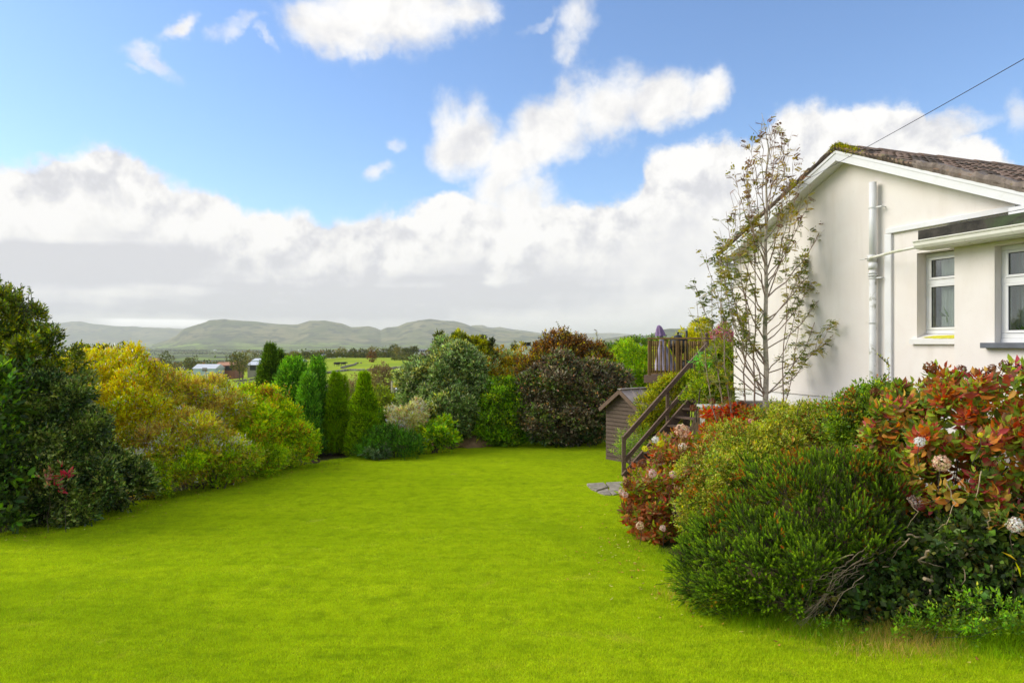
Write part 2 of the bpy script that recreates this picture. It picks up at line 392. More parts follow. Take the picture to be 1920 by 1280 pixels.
azs = np.radians(np.concatenate([np.arange(-44, 44.01, .25), np.arange(48, 316, 6)]))
rads = np.concatenate([np.arange(1, 30, .45), np.geomspace(30, 26000, 120)])
A, Rr = np.meshgrid(azs, rads); X = Rr * np.sin(A); Y = Rr * np.cos(A); Z = height(X, Y)
nA, nR = len(azs), len(rads)
verts = np.stack([X, Y, Z], -1).reshape(-1, 3)
verts = np.vstack([verts, [[0, 0, hz(0, .01)]]])
i = np.arange(nR - 1)[:, None] * nA; j = np.arange(nA)[None, :]; j2 = (j + 1) % nA
quads = np.stack([i + j, i + j2, i + nA + j2, i + nA + j], -1).reshape(-1, 4)
tris = [(len(verts) - 1, (k + 1) % nA, k) for k in range(nA)]
me = mesh_from(verts.tolist(), [tuple(q) for q in quads.tolist()] + tris, 'ground', True)
def ground_fn(g, p, o):
    co = g.n('ShaderNodeTexCoord').outputs['Object']
    sx = g.n('ShaderNodeSeparateXYZ'); g.put(sx.inputs[0], co)
    fl = g.n('ShaderNodeCombineXYZ'); g.put(fl.inputs[0], sx.outputs[0]); g.put(fl.inputs[1], sx.outputs[1])
    r = g.v('LENGTH', fl.outputs[0])
    soil = g.mix(g.ss(g.noise(co, 5, 8, .65), .35, .65), (.045, .030, .016), (.10, .068, .034))
    soil = g.mix(g.ss(g.noise(co, 1.2, 6, .6), .5, .62), soil, (.055, .075, .012))
    # pasture
    n1 = g.noise(co, .02, 6, .6); n2 = g.noise(co, .3, 6, .65)
    past = g.mix(g.ss(n1, .35, .65), (.24, .34, .010), (.34, .42, .014))
    past = g.mix(g.m('MULTIPLY', g.ss(n2, .45, .75), .4), past, (.26, .27, .03))
    # lowland patchwork
    vo = g.n('ShaderNodeTexVoronoi'); vo.inputs['Scale'].default_value = .0042
    wp = g.v('ADD', fl.outputs[0], scl2(g, g.noise(fl.outputs[0], .0012, 3, .5, 0, 1), 260)); g.put(vo.inputs['Vector'], wp)
    sv = g.n('ShaderNodeSeparateColor'); g.put(sv.inputs[0], vo.outputs['Color'])
    patch = g.ramp(sv.outputs[0], [(0, (.07, .09, .03)), (.3, (.11, .14, .04)), (.45, (.20, .28, .04)), (.7, (.28, .38, .045)), (1, (.15, .16, .06))])
    vd = g.n('ShaderNodeTexVoronoi', feature='DISTANCE_TO_EDGE'); vd.inputs['Scale'].default_value = .0042; g.put(vd.inputs['Vector'], wp)
    patch = g.mix(g.ss(vd.outputs['Distance'], .10, .03), patch, (.035, .045, .016))
    wood = g.noise(fl.outputs[0], .0011, 8, .68, .4)
    patch = g.mix(g.ss(wood, .53, .60), patch, (.055, .07, .025))
    c = g.mix(g.ss(r, 24.2, 27), soil, past); c = g.mix(g.ss(r, 600, 1100), c, patch)
    g.put(p.inputs['Base Color'], c); p.inputs['Roughness'].default_value = .95; p.inputs['Specular IOR Level'].default_value = .1
    bump(g, p, g.noise(co, 9, 7, .7), .7, .05)
def scl2(g, v, k):
    nd = g.n('ShaderNodeVectorMath', operation='SCALE'); g.put(nd.inputs[0], v); nd.inputs['Scale'].default_value = k
    return nd.outputs[0]
tag(link('ground', me, mat('ground_cover', ground_fn)), kind='structure')

# water of the bay, far left
wv = []
for (px, py) in ((-80, 668), (80, 668), (175, 661), (215, 656), (120, 655), (-80, 655)):
    d = 52.0 * F / (py - 645 - .0) ; wv.append(((px - 960) / F * d, d, -47.0))
def water_fn(g, p, o):
    p.inputs['Base Color'].default_value = (.18, .2, .22, 1); p.inputs['Roughness'].default_value = .25
    p.inputs['Specular IOR Level'].default_value = .8
tag(link('water', mesh_from(wv, [tuple(range(6))], 'water'), mat('sea_water', water_fn)), kind='structure')

# ---------------------------------------------------------------- far hills
def hill_fn(g, p, o):
    co = g.n('ShaderNodeTexCoord').outputs['Object']
    sx = g.n('ShaderNodeSeparateXYZ'); g.put(sx.inputs[0], co)
    n = g.noise(g.v('MULTIPLY', co, (1, 1, 2.5)), .0012, 9, .66, .6)
    n2 = g.noise(co, .0045, 7, .65)
    c = g.mix(g.ss(n, .40, .60), (.10, .12, .035), (.24, .21, .09))
    c = g.mix(g.ss(n2, .5, .58), c, (.045, .055, .03))
    lowf = g.ss(g.m('ADD', sx.outputs[2], g.m('MULTIPLY', n, 200)), 160, 60)
    vo = g.n('ShaderNodeTexVoronoi'); vo.inputs['Scale'].default_value = .004; g.put(vo.inputs['Vector'], co)
    sv = g.n('ShaderNodeSeparateColor'); g.put(sv.inputs[0], vo.outputs['Color'])
    pt = g.ramp(sv.outputs[0], [(0, (.06, .085, .02)), (.45, (.16, .23, .03)), (1, (.32, .44, .05))])
    pt = g.mix(g.ss(n2, .50, .54), pt, (.040, .050, .022))
    g.put(p.inputs['Base Color'], g.mix(lowf, c, pt)); p.inputs['Roughness'].default_value = 1; p.inputs['Specular IOR Level'].default_value = 0
HILLM = mat('hill_moor', hill_fn)
def hills(skyline, D, foot, back, seed, rough=14):
    px = np.linspace(skyline[0][0], skyline[-1][0], 320); py = np.interp(px, [q[0] for q in skyline], [q[1] for q in skyline])
    top = (645 - py) / F * D + EYE + 62
    t = np.linspace(0, 1, 30)
    vs = []; ny = len(t) + 8
    for k, x in enumerate(px):
        a = (x - 960) / F
        for tt in t:
            d = foot + (D - foot) * tt
            prof = .30 * tt + .70 * sstep(.45, 1.0, tt)
            vs.append((a * d, d, top[k] * prof))
        for m_ in range(8):
            d = D + (back - D) * (m_ + 1) / 8; vs.append((a * d, d, top[k] * (1 - ((m_ + 1) / 8) ** 2)))
    vs = np.array(vs); edge = (vs[:, 2] / (np.repeat(top, ny) + 1e-6))
    nz = sn(vs[:, :2], seed, 1 / 1500, 4) * rough * 2.2
    vs[:, 2] += nz * np.clip(edge, 0, 1) * (1 - sstep(.93, 1.0, edge)) * 1.5 + sn(vs[:, :2], seed + 1, 1 / 500, 2) * rough * .25 * edge
    vs[:, 2] += -62
    fs = [(k * ny + m_, (k + 1) * ny + m_, (k + 1) * ny + m_ + 1, k * ny + m_ + 1) for k in range(len(px) - 1) for m_ in range(ny - 1)]
    tag(link('hills', mesh_from(vs.tolist(), fs, 'hills', True), HILLM), kind='structure')
hills([(285, 646), (315, 640), (330, 630), (345, 616), (358, 612), (385, 604), (392, 601), (440, 600), (480, 603), (520, 607), (545, 609), (558, 608), (580, 601), (605, 602), (640, 606), (658, 613),
       (668, 613), (690, 611), (702, 614), (714, 619), (725, 614), (745, 612), (762, 605), (785, 601), (820, 600), (852, 602), (872, 607), (886, 613), (897, 614), (925, 617), (960, 621), (1010, 626), (1060, 634), (1130, 646)], 11000, 6800, 14000, 31)
hills([(840, 646), (870, 618), (885, 610), (905, 609), (915, 613), (925, 614), (938, 613), (960, 617), (985, 620), (1040, 628), (1150, 646)], 14500, 11500, 17000, 35, 8)
hills([(-300, 612), (0, 606), (60, 604), (110, 605), (150, 603), (175, 607), (215, 611), (260, 613), (330, 616), (420, 622), (520, 646)], 17500, 12500, 21000, 37, 18)
hills([(980, 646), (1040, 630), (1085, 625), (1150, 624), (1190, 627), (1300, 634), (1400, 646)], 19000, 16000, 21500, 41, 8)
hills([(1100, 646), (1140, 634), (1165, 630), (1190, 627), (1200, 631), (1225, 626), (1232, 620), (1255, 616), (1300, 615), (1340, 616), (1380, 616), (1480, 618), (1700, 614), (2100, 620)], 7200, 5200, 9000, 43, 8)

# ---------------------------------------------------------------- haze
HZ = MB().box(-25500, 25500, -600, 25900, -64, 520).build('haze', None)
hm = bpy.data.materials.new('haze_air'); hm.use_nodes = True; hm.node_tree.nodes.clear(); gh = G(hm.node_tree)
pv = gh.n('ShaderNodeVolumePrincipled'); pv.inputs['Color'].default_value = (.96, .965, .94, 1); pv.inputs['Density'].default_value = 6.2e-5
pv.inputs['Anisotropy'].default_value = 0.0
hm.node_tree.links.new(pv.outputs[0], gh.n('ShaderNodeOutputMaterial').inputs['Volume'])
HZ.data.materials.append(hm); tag(HZ, kind='stuff')

# ---------------------------------------------------------------- lawn
def in_lawn(X, Y):
    return (X > np.interp(Y, edge_l[:, 0], edge_l[:, 1])) & (X < np.interp(Y, edge_r[:, 0], edge_r[:, 1])) & (Y < 23.35 + .02 * X) & (Y > 2.0)
s_ = .18
gx = np.arange(-12.2, 7.2, s_); gy = np.arange(2.0, 24, s_)
GX, GY = np.meshgrid(gx, gy); GZ = h_near(GX, GY) + .03
keep = in_lawn(GX[:-1, :-1] + s_ / 2, GY[:-1, :-1] + s_ / 2)
idx = np.arange(GX.size).reshape(GX.shape)
q = np.stack([idx[:-1, :-1], idx[:-1, 1:], idx[1:, 1:], idx[1:, :-1]], -1)[keep]
used, inv = np.unique(q, return_inverse=True)
lv = np.stack([GX, GY, GZ], -1).reshape(-1, 3)[used]
lawn_me = mesh_from(lv.tolist(), [tuple(x) for x in inv.reshape(-1, 4).tolist()], 'lawn', True)
def grass_col(g, co, jitter=None):
    n1 = g.noise(co, .22, 5, .55, .3)
    st = g.noise(g.v('MULTIPLY', co, (.45, 2.6, 1)), 1.1, 6, .62, .5)
    n3 = g.noise(co, 5, 5, .7)
    c = g.mix(g.ss(n1, .25, .75), (.40, .51, .004), (.465, .565, .006))
    c = g.mix(g.m('MULTIPLY', g.ss(st, .35, .70), .5), c, (.54, .61, .010))
    c = g.mix(g.m('MULTIPLY', g.ss(n3, .42, .75), .5), c, (.20, .31, .003))
    st2 = g.noise(g.v('MULTIPLY', co, (.7, 3.4, 1)), 2.6, 6, .66, .8)
    c = g.mix(g.m('MULTIPLY', g.ss(st2, .50, .75), .42), c, (.19, .30, .004))
    big = g.noise(g.v('ADD', co, (9, 2, 0)), .35, 4, .5, .6)
    c = g.mix(g.m('MULTIPLY', g.ss(big, .5, .75), .35), c, (.24, .36, .004))
    dry = g.noise(g.v('ADD', co, (3.1, 7.7, 0)), .9, 7, .7, .8)
    c = g.mix(g.m('MULTIPLY', g.ss(dry, .60, .74), .45), c, (.58, .50, .07))
    return c
def lawn_fn(g, p, o):
    co = g.n('ShaderNodeTexCoord').outputs['Object']
    c = grass_col(g, co)
    g.put(p.inputs['Base Color'], g.mix(g.ss(g.noise(co, 60, 4, .7), .4, .65), g.mix(1.0, c, (.62, .62, .6), 'MULTIPLY'), c))
    p.inputs['Roughness'].default_value = .9; p.inputs['Specular IOR Level'].default_value = .1
    bump(g, p, g.noise(co, 45, 6, .75), .8, .02)
tag(link('lawn', lawn_me, mat('lawn_turf', lawn_fn)), kind='structure')
def blade_fn(g, p, o):
    geo = g.n('ShaderNodeNewGeometry')
    c = grass_col(g, geo.outputs['Position'])
    oi = g.n('ShaderNodeAttribute'); oi.attribute_name = 'leafcol'
    c = g.mix(1.0, c, oi.outputs['Color'], 'MULTIPLY')
    g.put(p.inputs['Base Color'], c); p.inputs['Roughness'].default_value = .6; p.inputs['Specular IOR Level'].default_value = .2
    t = g.n('ShaderNodeBsdfTranslucent'); g.put(t.inputs[0], c)
    mx = g.n('ShaderNodeMixShader'); mx.inputs[0].default_value = .4
    g.nt.links.new(p.outputs[0], mx.inputs[1]); g.nt.links.new(t.outputs[0], mx.inputs[2]); g.nt.links.new(mx.outputs[0], o.inputs[0])
BLADE = mat('grass_blade', blade_fn)

# ---------------------------------------------------------------- leaves
def nrm(v): return v / np.maximum(np.linalg.norm(v, axis=-1, keepdims=True), 1e-9)
def leaf_mesh(name, B, D, S, L, Wd, Cc, shape='rhomb', fold=.15, droop=.12):
    n = len(B); L = np.broadcast_to(L, (n,))[:, None]; Wd = np.broadcast_to(Wd, (n,))[:, None]
    D = nrm(D); S = nrm(S - D * np.sum(S * D, -1, keepdims=True)); N = np.cross(D, S)
    if shape == 'tri':
        V = np.stack([B - S * Wd / 2, B + S * Wd / 2, B + D * L], 1); k = 3; faces = np.array([[0, 1, 2]])
    elif shape == 'rhomb':
        mid = B + D * L * .45
        V = np.stack([B, mid + S * Wd / 2 + N * Wd * fold, B + D * L - N * L * droop, mid - S * Wd / 2 + N * Wd * fold], 1); k = 4
        faces = np.array([[0, 1, 2], [0, 2, 3]])
    else:  # broad leaf with midrib: 8 verts
        a = B + D * L * .28; b = B + D * L * .66 - N * L * droop * .4; t = B + D * L - N * L * droop
        V = np.stack([B, a + S * Wd * .42 + N * Wd * fold, b + S * Wd * .40 + N * Wd * fold, t, b - S * Wd * .40 + N * Wd * fold, a - S * Wd * .42 + N * Wd * fold, a, b], 1); k = 8
        faces = np.array([[0, 1, 6], [6, 1, 2], [6, 2, 7], [7, 2, 3], [0, 6, 5], [6, 4, 5], [6, 7, 4], [7, 3, 4]])
    V = V.reshape(-1, 3); m_ = len(faces)
    Fc = (faces[None] + (np.arange(n) * k)[:, None, None]).reshape(-1, 3)
    me = bpy.data.meshes.new(name)
    me.vertices.add(len(V)); me.vertices.foreach_set('co', V.astype(np.float32).ravel())
    me.loops.add(Fc.size); me.loops.foreach_set('vertex_index', Fc.astype(np.int32).ravel())
    me.polygons.add(len(Fc)); me.polygons.foreach_set('loop_start', np.arange(0, Fc.size, 3, dtype=np.int32))
    me.polygons.foreach_set('loop_total', np.full(len(Fc), 3, np.int32))
    at_ = me.attributes.new('leafcol', 'FLOAT_COLOR', 'POINT')
    cc = np.concatenate([Cc, np.ones((n, 1))], 1); at_.data.foreach_set('color', np.repeat(cc, k, 0).astype(np.float32).ravel())
    me.update(); me.validate(); return me
TRI = [0]
def rdir(n): return nrm(rng.normal(size=(n, 3)))
GAIN = 1.95
def palette(pal, pos, seed, jitter=.18, freq=.9):
    """pal: list of (colour, weight); neighbours tend to share a colour; every leaf varies"""
    w = np.array([p[1] for p in pal], float); w /= w.sum(); cum = np.cumsum(w)
    t = .5 + .5 * sn(pos, seed, freq, 2) * 1.3; t = np.clip(t * .45 + rng.uniform(size=len(pos)) * .55, 0, .9999)
    o_ = np.argsort(np.argsort(t)) / max(1, len(t))
    k = np.searchsorted(cum, o_, side='right').clip(0, len(pal) - 1)
    c = np.array([p[0] for p in pal])[k]
    v = rng.normal(1, jitter, size=(len(pos), 1)); h = rng.normal(1, jitter * .4, size=(len(pos), 3))
    out_ = c * np.clip(v, .45, 1.7) * h * GAIN
    lum = out_.mean(1, keepdims=True)
    return np.clip(lum + (out_ - lum) * 1.12, .001, .9)
def clumps(blobs, sub, subr):
    """blobs -> list of small clump spheres on the blobs' surfaces: arrays centre, radius vector, outward"""
    cs, rs, os_ = [], [], []
    for (c, r) in blobs:
        c = np.array(c); r = np.array(r); k = int(sub)
        d = rdir(k); d[:, 1] = np.where(rng.uniform(size=k) < .6, -np.abs(d[:, 1]), d[:, 1])
        d[:, 2] = np.where((d[:, 2] < -.5) & (rng.uniform(size=k) < .6), -d[:, 2], d[:, 2])
        f = rng.uniform(.55, 1.12, size=(k, 1)); q_ = rng.uniform(.45, 1.35, size=(k, 1)) * subr
        cs.append(c + d * r * f); rs.append(np.minimum(r * q_, np.min(r) * q_ * 1.5)); os_.append(nrm(d / r * np.mean(r)))
        cs.append(c[None]); rs.append((r * .80)[None]); os_.append(np.zeros((1, 3)))
    return np.concatenate(cs), np.concatenate(rs), np.concatenate(os_)
def shell(blobs, n, sub=26, subr=.36, floor=None, skin=.12):
    c, r, o_ = clumps(blobs, sub, subr)
    wgt = (r[:, 0] * r[:, 2]) ** .95; wgt[np.linalg.norm(o_, axis=1) == 0] *= .35; wgt /= wgt.sum()
    P_, N_ = [], []; got = 0; tries = 0
    while got < n and tries < 12:
        tries += 1; m_ = int((n - got) * 2.2) + 50
        k = rng.choice(len(c), m_, p=wgt); d = nrm(rng.normal(size=(m_, 3)) + o_[k] * .9)
        f = 1 - np.abs(rng.normal(0, skin, size=(m_, 1))); p = c[k] + d * r[k] * f
        ok = (d[:, 1] < .35) | (rng.uniform(size=m_) < .35)
        if floor is not None: ok &= p[:, 2] > floor(p[:, 0], p[:, 1])
        p, d, k = p[ok], d[ok], k[ok]
        # reject points buried in other clumps
        ins = np.zeros(len(p), bool)
        for s0 in range(0, len(c), 40):
            q_ = (p[:, None] - c[None, s0:s0 + 40]) / r[None, s0:s0 + 40]
            ins |= (np.sum(q_ * q_, -1) < .52).any(1)
        keep_ = ~ins | (rng.uniform(size=len(p)) < .06)
        P_.append(p[keep_]); N_.append(d[keep_]); got += int(keep_.sum())
    return np.concatenate(P_)[:n], np.concatenate(N_)[:n]
def sprigs(P_, N_, per, slen, llen, lwid, up=.4, ang=55, rnd=.5, lj=.25, spread=0.0):
    """leaves along little twigs starting at P_ pointing out and up"""
    n = len(P_); d = nrm(N_ + np.array([0, 0, up]) + rng.normal(size=(n, 3)) * rnd)
    a = nrm(np.cross(d, rdir(n))); b = np.cross(d, a)
    t = (np.arange(per) + .5) / per
    t = np.broadcast_to(t, (n, per)) + rng.uniform(-.5, .5, size=(n, per)) / per
    ph = np.arange(per) * 2.4 + rng.uniform(0, 6.28, size=(n, 1)) + rng.normal(0, .3, size=(n, per))
    sl = slen * rng.uniform(.6, 1.3, size=(n, 1))
    ra = a[:, None] * np.cos(ph)[..., None] + b[:, None] * np.sin(ph)[..., None]
    B = P_[:, None] + d[:, None] * (t * sl)[..., None] + ra * spread
    th = np.radians(ang * (1.15 - .55 * t) + rng.normal(0, 10, size=(n, per)))
    D = d[:, None] * np.cos(th)[..., None] + ra * np.sin(th)[..., None]
    S = np.cross(D, d[:, None]) + rng.normal(size=(n, per, 3)) * .35
    L = llen * rng.uniform(1 - lj, 1 + lj, size=(n, per))
    return B.reshape(-1, 3), D.reshape(-1, 3), S.reshape(-1, 3), L.ravel(), (L * lwid / llen).ravel()
def twig_mesh(name, segs, n=3):
    """segs: list of (a, b, ra, rb) arrays -> one mesh of little prisms"""
    a = np.array([s[0] for s in segs], float); b = np.array([s[1] for s in segs], float)
    ra = np.array([s[2] for s in segs])[:, None]; rb = np.array([s[3] for s in segs])[:, None]
    d = nrm(b - a); u = nrm(np.cross(d, np.where(np.abs(d[:, 2:3]) < .9, [[0, 0, 1.]], [[1., 0, 0]]))); w = np.cross(d, u)
    V = []
    for base, rr in ((a, ra), (b, rb)):
        for k in range(n):
            t = 2 * math.pi * k / n; V.append(base + (u * math.cos(t) + w * math.sin(t)) * rr)
    V = np.stack(V, 1).reshape(-1, 3); m_ = len(a)
    f = np.array([[k, (k + 1) % n, n + (k + 1) % n, n + k] for k in range(n)])
    Fc = (f[None] + (np.arange(m_) * 2 * n)[:, None, None]).reshape(-1, 4)
    me = bpy.data.meshes.new(name); me.vertices.add(len(V)); me.vertices.foreach_set('co', V.astype(np.float32).ravel())
    me.loops.add(Fc.size); me.loops.foreach_set('vertex_index', Fc.astype(np.int32).ravel())
    me.polygons.add(len(Fc)); me.polygons.foreach_set('loop_start', np.arange(0, Fc.size, 4, dtype=np.int32)); me.polygons.foreach_set('loop_total', np.full(len(Fc), 4, np.int32))
    me.polygons.foreach_set('use_smooth', np.ones(len(Fc), bool)); me.update(); me.validate(); return me
def stems(blobs, base, n, r0=.02, per=7):
    """curving stems from the base of a shrub to points in its crown"""
    segs = []
    base = Vector(base)
    for _ in range(n):
        c, r = blobs[random.randrange(len(blobs))]
        d = Vector([random.gauss(0, 1) for _ in range(3)]).normalized(); d.z = abs(d.z)
        e = Vector(c) + Vector((d.x * r[0], d.y * r[1], d.z * r[2])) * random.uniform(.55, .9)
        s = base + Vector((random.uniform(-.25, .25), random.uniform(-.2, .2), 0)); s.z = hz(s.x, s.y) - .03
        m1 = s.lerp(e, .45) + Vector((random.uniform(-.1, .1), random.uniform(-.1, .1), (e.z - s.z) * .15))
        prev = s
        for k in range(1, per + 1):
            t = k / per; q_ = s * (1 - t) ** 2 + m1 * 2 * t * (1 - t) + e * t * t + Vector([random.gauss(0, .015) for _ in range(3)])
            segs.append((prev, q_, r0 * (1 - .75 * (t - 1 / per)), r0 * (1 - .75 * t))); prev = q_
    return segs
def bush(name, label, cat, blobs, pal, n, per=8, slen=.16, llen=.06, lwid=.026, m=None, up=.4, ang=55, sub=26, subr=.36, shape='rhomb',
         group=None, seed=None, skin=.12, rnd=.5, jitter=.26, freq=1.5, stemn=10, spread=0., cname='foliage', sname='stem', floor=None, bark=None, r0=.02, extra=None):
    """blobs given as (px, py, Y, half width px, half height px, depth m)"""
    B_ = []
    for (px, py, Yd, rx, rz, ry) in blobs:
        c = at(px, py, Yd); B_.append(((c.x, c.y, c.z), (rx / F * Yd, ry, rz / F * Yd)))
    cx = sum(b[0][0] * b[1][0] for b in B_) / sum(b[1][0] for b in B_); cyy = sum(b[0][1] * b[1][0] for b in B_) / sum(b[1][0] for b in B_)
    base = Vector((cx, cyy, hz(cx, cyy)))
    t = thing(name, label, cat, base, group)
    seed = seed or abs(hash(label)) % 1 or sum(map(ord, label)) % 997
    P_, N_ = shell(B_, n, sub, subr, floor or (lambda x, y: height(x, y) + .03), skin)
    B, D, S, L, Wd = sprigs(P_, N_, per, slen, llen, lwid, up, ang, rnd, spread=spread)
    sz_ = np.repeat(np.exp(rng.normal(0, .24, len(P_))), per); L = L * sz_; Wd = Wd * sz_
    cc = palette(pal, B, seed, jitter, freq)
    sv_ = np.repeat(np.exp(rng.normal(0, .30, len(P_))), per)[:, None]      # every sprig a little lighter or darker
    cc = np.clip(cc * sv_ * (1 + .18 * np.tile(np.linspace(-1, 1, per), len(P_)))[:, None], .002, .85)
    me = leaf_mesh(cname, B, D, S, L, Wd, cc, shape)
    TRI[0] += len(me.polygons)
    f = link(cname, me, m or LEAF, t); f['kind'] = 'stuff'
    if stemn:
        sg = stems(B_, base, stemn, r0)
        if extra: sg += extra(B_, P_, N_)
        link(sname, twig_mesh(sname, sg, 4), bark or BARK, t)['kind'] = 'stuff'
    return t

# ================================================================ THE HOUSE
O = Vector((4.57, 14.29, 0)); CU, CN = (.3258, -.9455), (.9455, .3258)
def Wd_(u, n, z): return (O.x + CU[0] * u + CN[0] * n, O.y + CU[1] * u + CN[1] * n, z)
UA = 2.98; UW = 5.96; ZE = 4.86; SL = .435
def roofz(u, top): return top - abs(u - UA) * SL
ZWA = 6.17                                             # wall apex height
house = thing('house', 'white rendered bungalow with a mossy tiled gable roof and side extension', 'house', Wd_(3, 2, 1))
zb = .3
def wprism(mb, poly, n0=0.0, n1=.3): mb.prism(poly, lambda u, z: Wd_(u, n0, z), lambda u, z: Wd_(u, n1, z))
w1a, w1b, w1lo, w1hi = 4.30, 5.12, 3.175, 4.437
mb = MB()
wprism(mb, [(0, 2.2), (w1a, 2.2), (w1a, roofz(w1a, ZWA)), (UA, ZWA), (0, roofz(0, ZWA))])
wprism(mb, [(w1a, 2.2), (w1b, 2.2), (w1b, w1lo), (w1a, w1lo)])
wprism(mb, [(w1a, w1hi), (w1b, w1hi), (w1b, roofz(w1b, ZWA)), (w1a, roofz(w1a, ZWA))])
wprism(mb, [(w1b, 2.2), (UW, 2.2), (UW, roofz(UW, ZWA)), (w1b, roofz(w1b, ZWA))])
mb.build('gable_wall', WALL, house)
mb = MB(); wprism(mb, [(.012, zb), (UW, zb), (UW, 2.197), (.012, 2.197)], .022, .3); mb.build('plinth', PLINTH, house)
# the rest of the shell: back-left wall and far end, right wall behind the extension
mb = MB(); mb.box(0.0, .3, .302, 9.5, zb, ZE, Wd_); mb.box(UW - .3, UW, .302, 9.5, zb, ZE, Wd_); mb.box(0.302, UW - .302, 9.2, 9.5, zb, ZE, Wd_)
mb.build('side_wall', WALL, house)
# extension: front wall with a wide window, end walls
e0, e1, eN = 5.173, 7.6, -.35
w2a, w2b, w2lo, w2hi = 5.72, 7.1, 3.10, 4.34
mb = MB()
for pl in ([(e0, zb), (w2a, zb), (w2a, 4.39), (e0, 4.39)], [(w2a + .0, zb), (w2b, zb), (w2b, w2lo), (w2a, w2lo)],
           [(w2a, w2hi), (w2b, w2hi), (w2b, 4.39), (w2a, 4.39)], [(w2b, zb), (e1, zb), (e1, 4.39), (w2b, 4.39)]):
    wprism(mb, pl, eN, eN + .25)
mb.box(e0, e0 + .2, eN + .252, -.003, zb, 4.39, Wd_); mb.box(e1 - .25, e1, eN + .252, 2.6, zb, 4.39, Wd_); mb.box(UW + .003, e1 - .252, 2.35, 2.6, zb, 4.39, Wd_)
mb.build('extension_wall', WALL, house)
# rooms behind the windows
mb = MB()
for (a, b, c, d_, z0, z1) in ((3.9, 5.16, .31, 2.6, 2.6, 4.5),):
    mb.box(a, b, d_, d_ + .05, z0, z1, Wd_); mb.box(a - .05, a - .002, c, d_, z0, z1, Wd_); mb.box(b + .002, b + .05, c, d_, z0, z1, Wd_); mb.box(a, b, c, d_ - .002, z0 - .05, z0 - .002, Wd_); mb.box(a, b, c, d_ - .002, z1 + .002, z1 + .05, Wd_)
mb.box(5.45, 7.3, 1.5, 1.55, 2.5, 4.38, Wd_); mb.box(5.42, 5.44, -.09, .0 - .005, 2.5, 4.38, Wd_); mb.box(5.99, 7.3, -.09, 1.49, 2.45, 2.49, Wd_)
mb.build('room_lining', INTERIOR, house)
def window(ua, ub, z0, z1, n, zt, parent, mull=()):
    f = MB(); t = .062; d0, d1 = n, n + .07
    for (a, b, lo, hi) in ((ua, ub, z0, z0 + t), (ua, ub, z1 - t, z1), (ua, ub, zt - .035, zt + .035), (ua, ua + t, z0 + t + .001, z1 - t - .001), (ub - t, ub, z0 + t + .001, z1 - t - .001)):
        off = .004 if (hi - lo) > .3 else 0
        f.box(a, b, d0 + off, d1, lo, hi, Wd_)
    for mm in mull: f.box(mm - .035, mm + .035, d0 + .006, d1, z0 + t + .001, z1 - t - .001, Wd_)
    w = f.build('window', UPVC, parent, bevel=.006)
    cols = [ua + t] + [v for mm in mull for v in (mm - .035, mm + .035)] + [ub - t]
    for k in range(0, len(cols), 2):
        for (lo, hi) in ((z0 + t, zt - .035), (zt + .035, z1 - t)):
            a, b = cols[k], cols[k + 1]
            s = MB(); q = .035
            s.box(a + .002, b - .002, d0 - .012, d1 - .02, lo + .002, lo + q, Wd_); s.box(a + .002, b - .002, d0 - .012, d1 - .02, hi - q, hi - .002, Wd_)
            s.box(a + .002, a + q, d0 - .010, d1 - .02, lo + q + .001, hi - q - .001, Wd_); s.box(b - q, b - .002, d0 - .010, d1 - .02, lo + q + .001, hi - q - .001, Wd_)
            s.build('sash', UPVC, w, bevel=.004)
            k2 = MB(); k2.box(a + q - .004, b - q + .004, d0 + .012, d0 + .016, lo + q - .004, hi - q + .004, Wd_); k2.build('pane', GLASS, w)
            g2 = MB(); e = .008   # black rubber bead round the glass
            for (x0, x1, y0, y1) in ((a + q, b - q, lo + q, lo + q + e), (a + q, b - q, hi - q - e, hi - q), (a + q, a + q + e, lo + q + e, hi - q - e), (b - q - e, b - q, lo + q + e, hi - q - e)):
                g2.box(x0, x1, d0 + .004, d0 + .011, y0, y1, Wd_)
            g2.build('glazing_bead', BLACK, w)
window(w1a, w1b - .01, w1lo + .072, w1hi - .01, .175, 4.005, house)
window(w2a, w2b, w2lo + .075, w2hi, eN + .115, 3.90, house, (6.42,))
mb = MB(); mb.box(w2a + .002, w2b - .002, eN + .105, eN + .2, w2lo + .02, w2lo + .074, Wd_); mb.build('window_subsill', UPVC, house)
mb = MB(); mb.prism([(-.055, w1lo - .075), (.17, w1lo - .075), (.17, w1lo + .07), (-.055, w1lo - .002)], lambda n, z: Wd_(w1a - .085 if n < 0 else w1a + .001, n, z), lambda n, z: Wd_(w1b + .03 if n < 0 else w1b - .001, n, z))
sill = mb.build('window_sill', PLINTH, house); tag(sill, 'pale painted sill with a yellow lichen patch')
def sz_(n): return w1lo - .002 + (n + .055) * .32 + .004
ring = [Wd_(w1a + .06 + (w1b - w1a - .12) * i_ / 14, -.045 + .05 * max(0, 1 - i_ / 6) + .008 * math.sin(i_ * 2.3), sz_(-.045 + .05 * max(0, 1 - i_ / 6) + .008 * math.sin(i_ * 2.3))) for i_ in range(15)]
ring += [Wd_(w1b - .06 - (w1b - w1a - .26) * i_ / 8, .135 - .05 * i_ / 8, sz_(.135 - .05 * i_ / 8)) for i_ in range(9)]
mb = MB(); mb.add(ring, [tuple(range(len(ring)))]); mb.build('sill_lichen', plain('yellow_lichen', (.62, .58, .03), .9, .2, 20, .3), house)
mb = MB(); mb.box(w2a - .12, w2b + .1, eN - .10, eN + .104, w2lo - .05, w2lo + .019, Wd_); tag(mb.build('window_sill', SILL_DARK, house, bevel=.006), 'dark slate-grey sill')
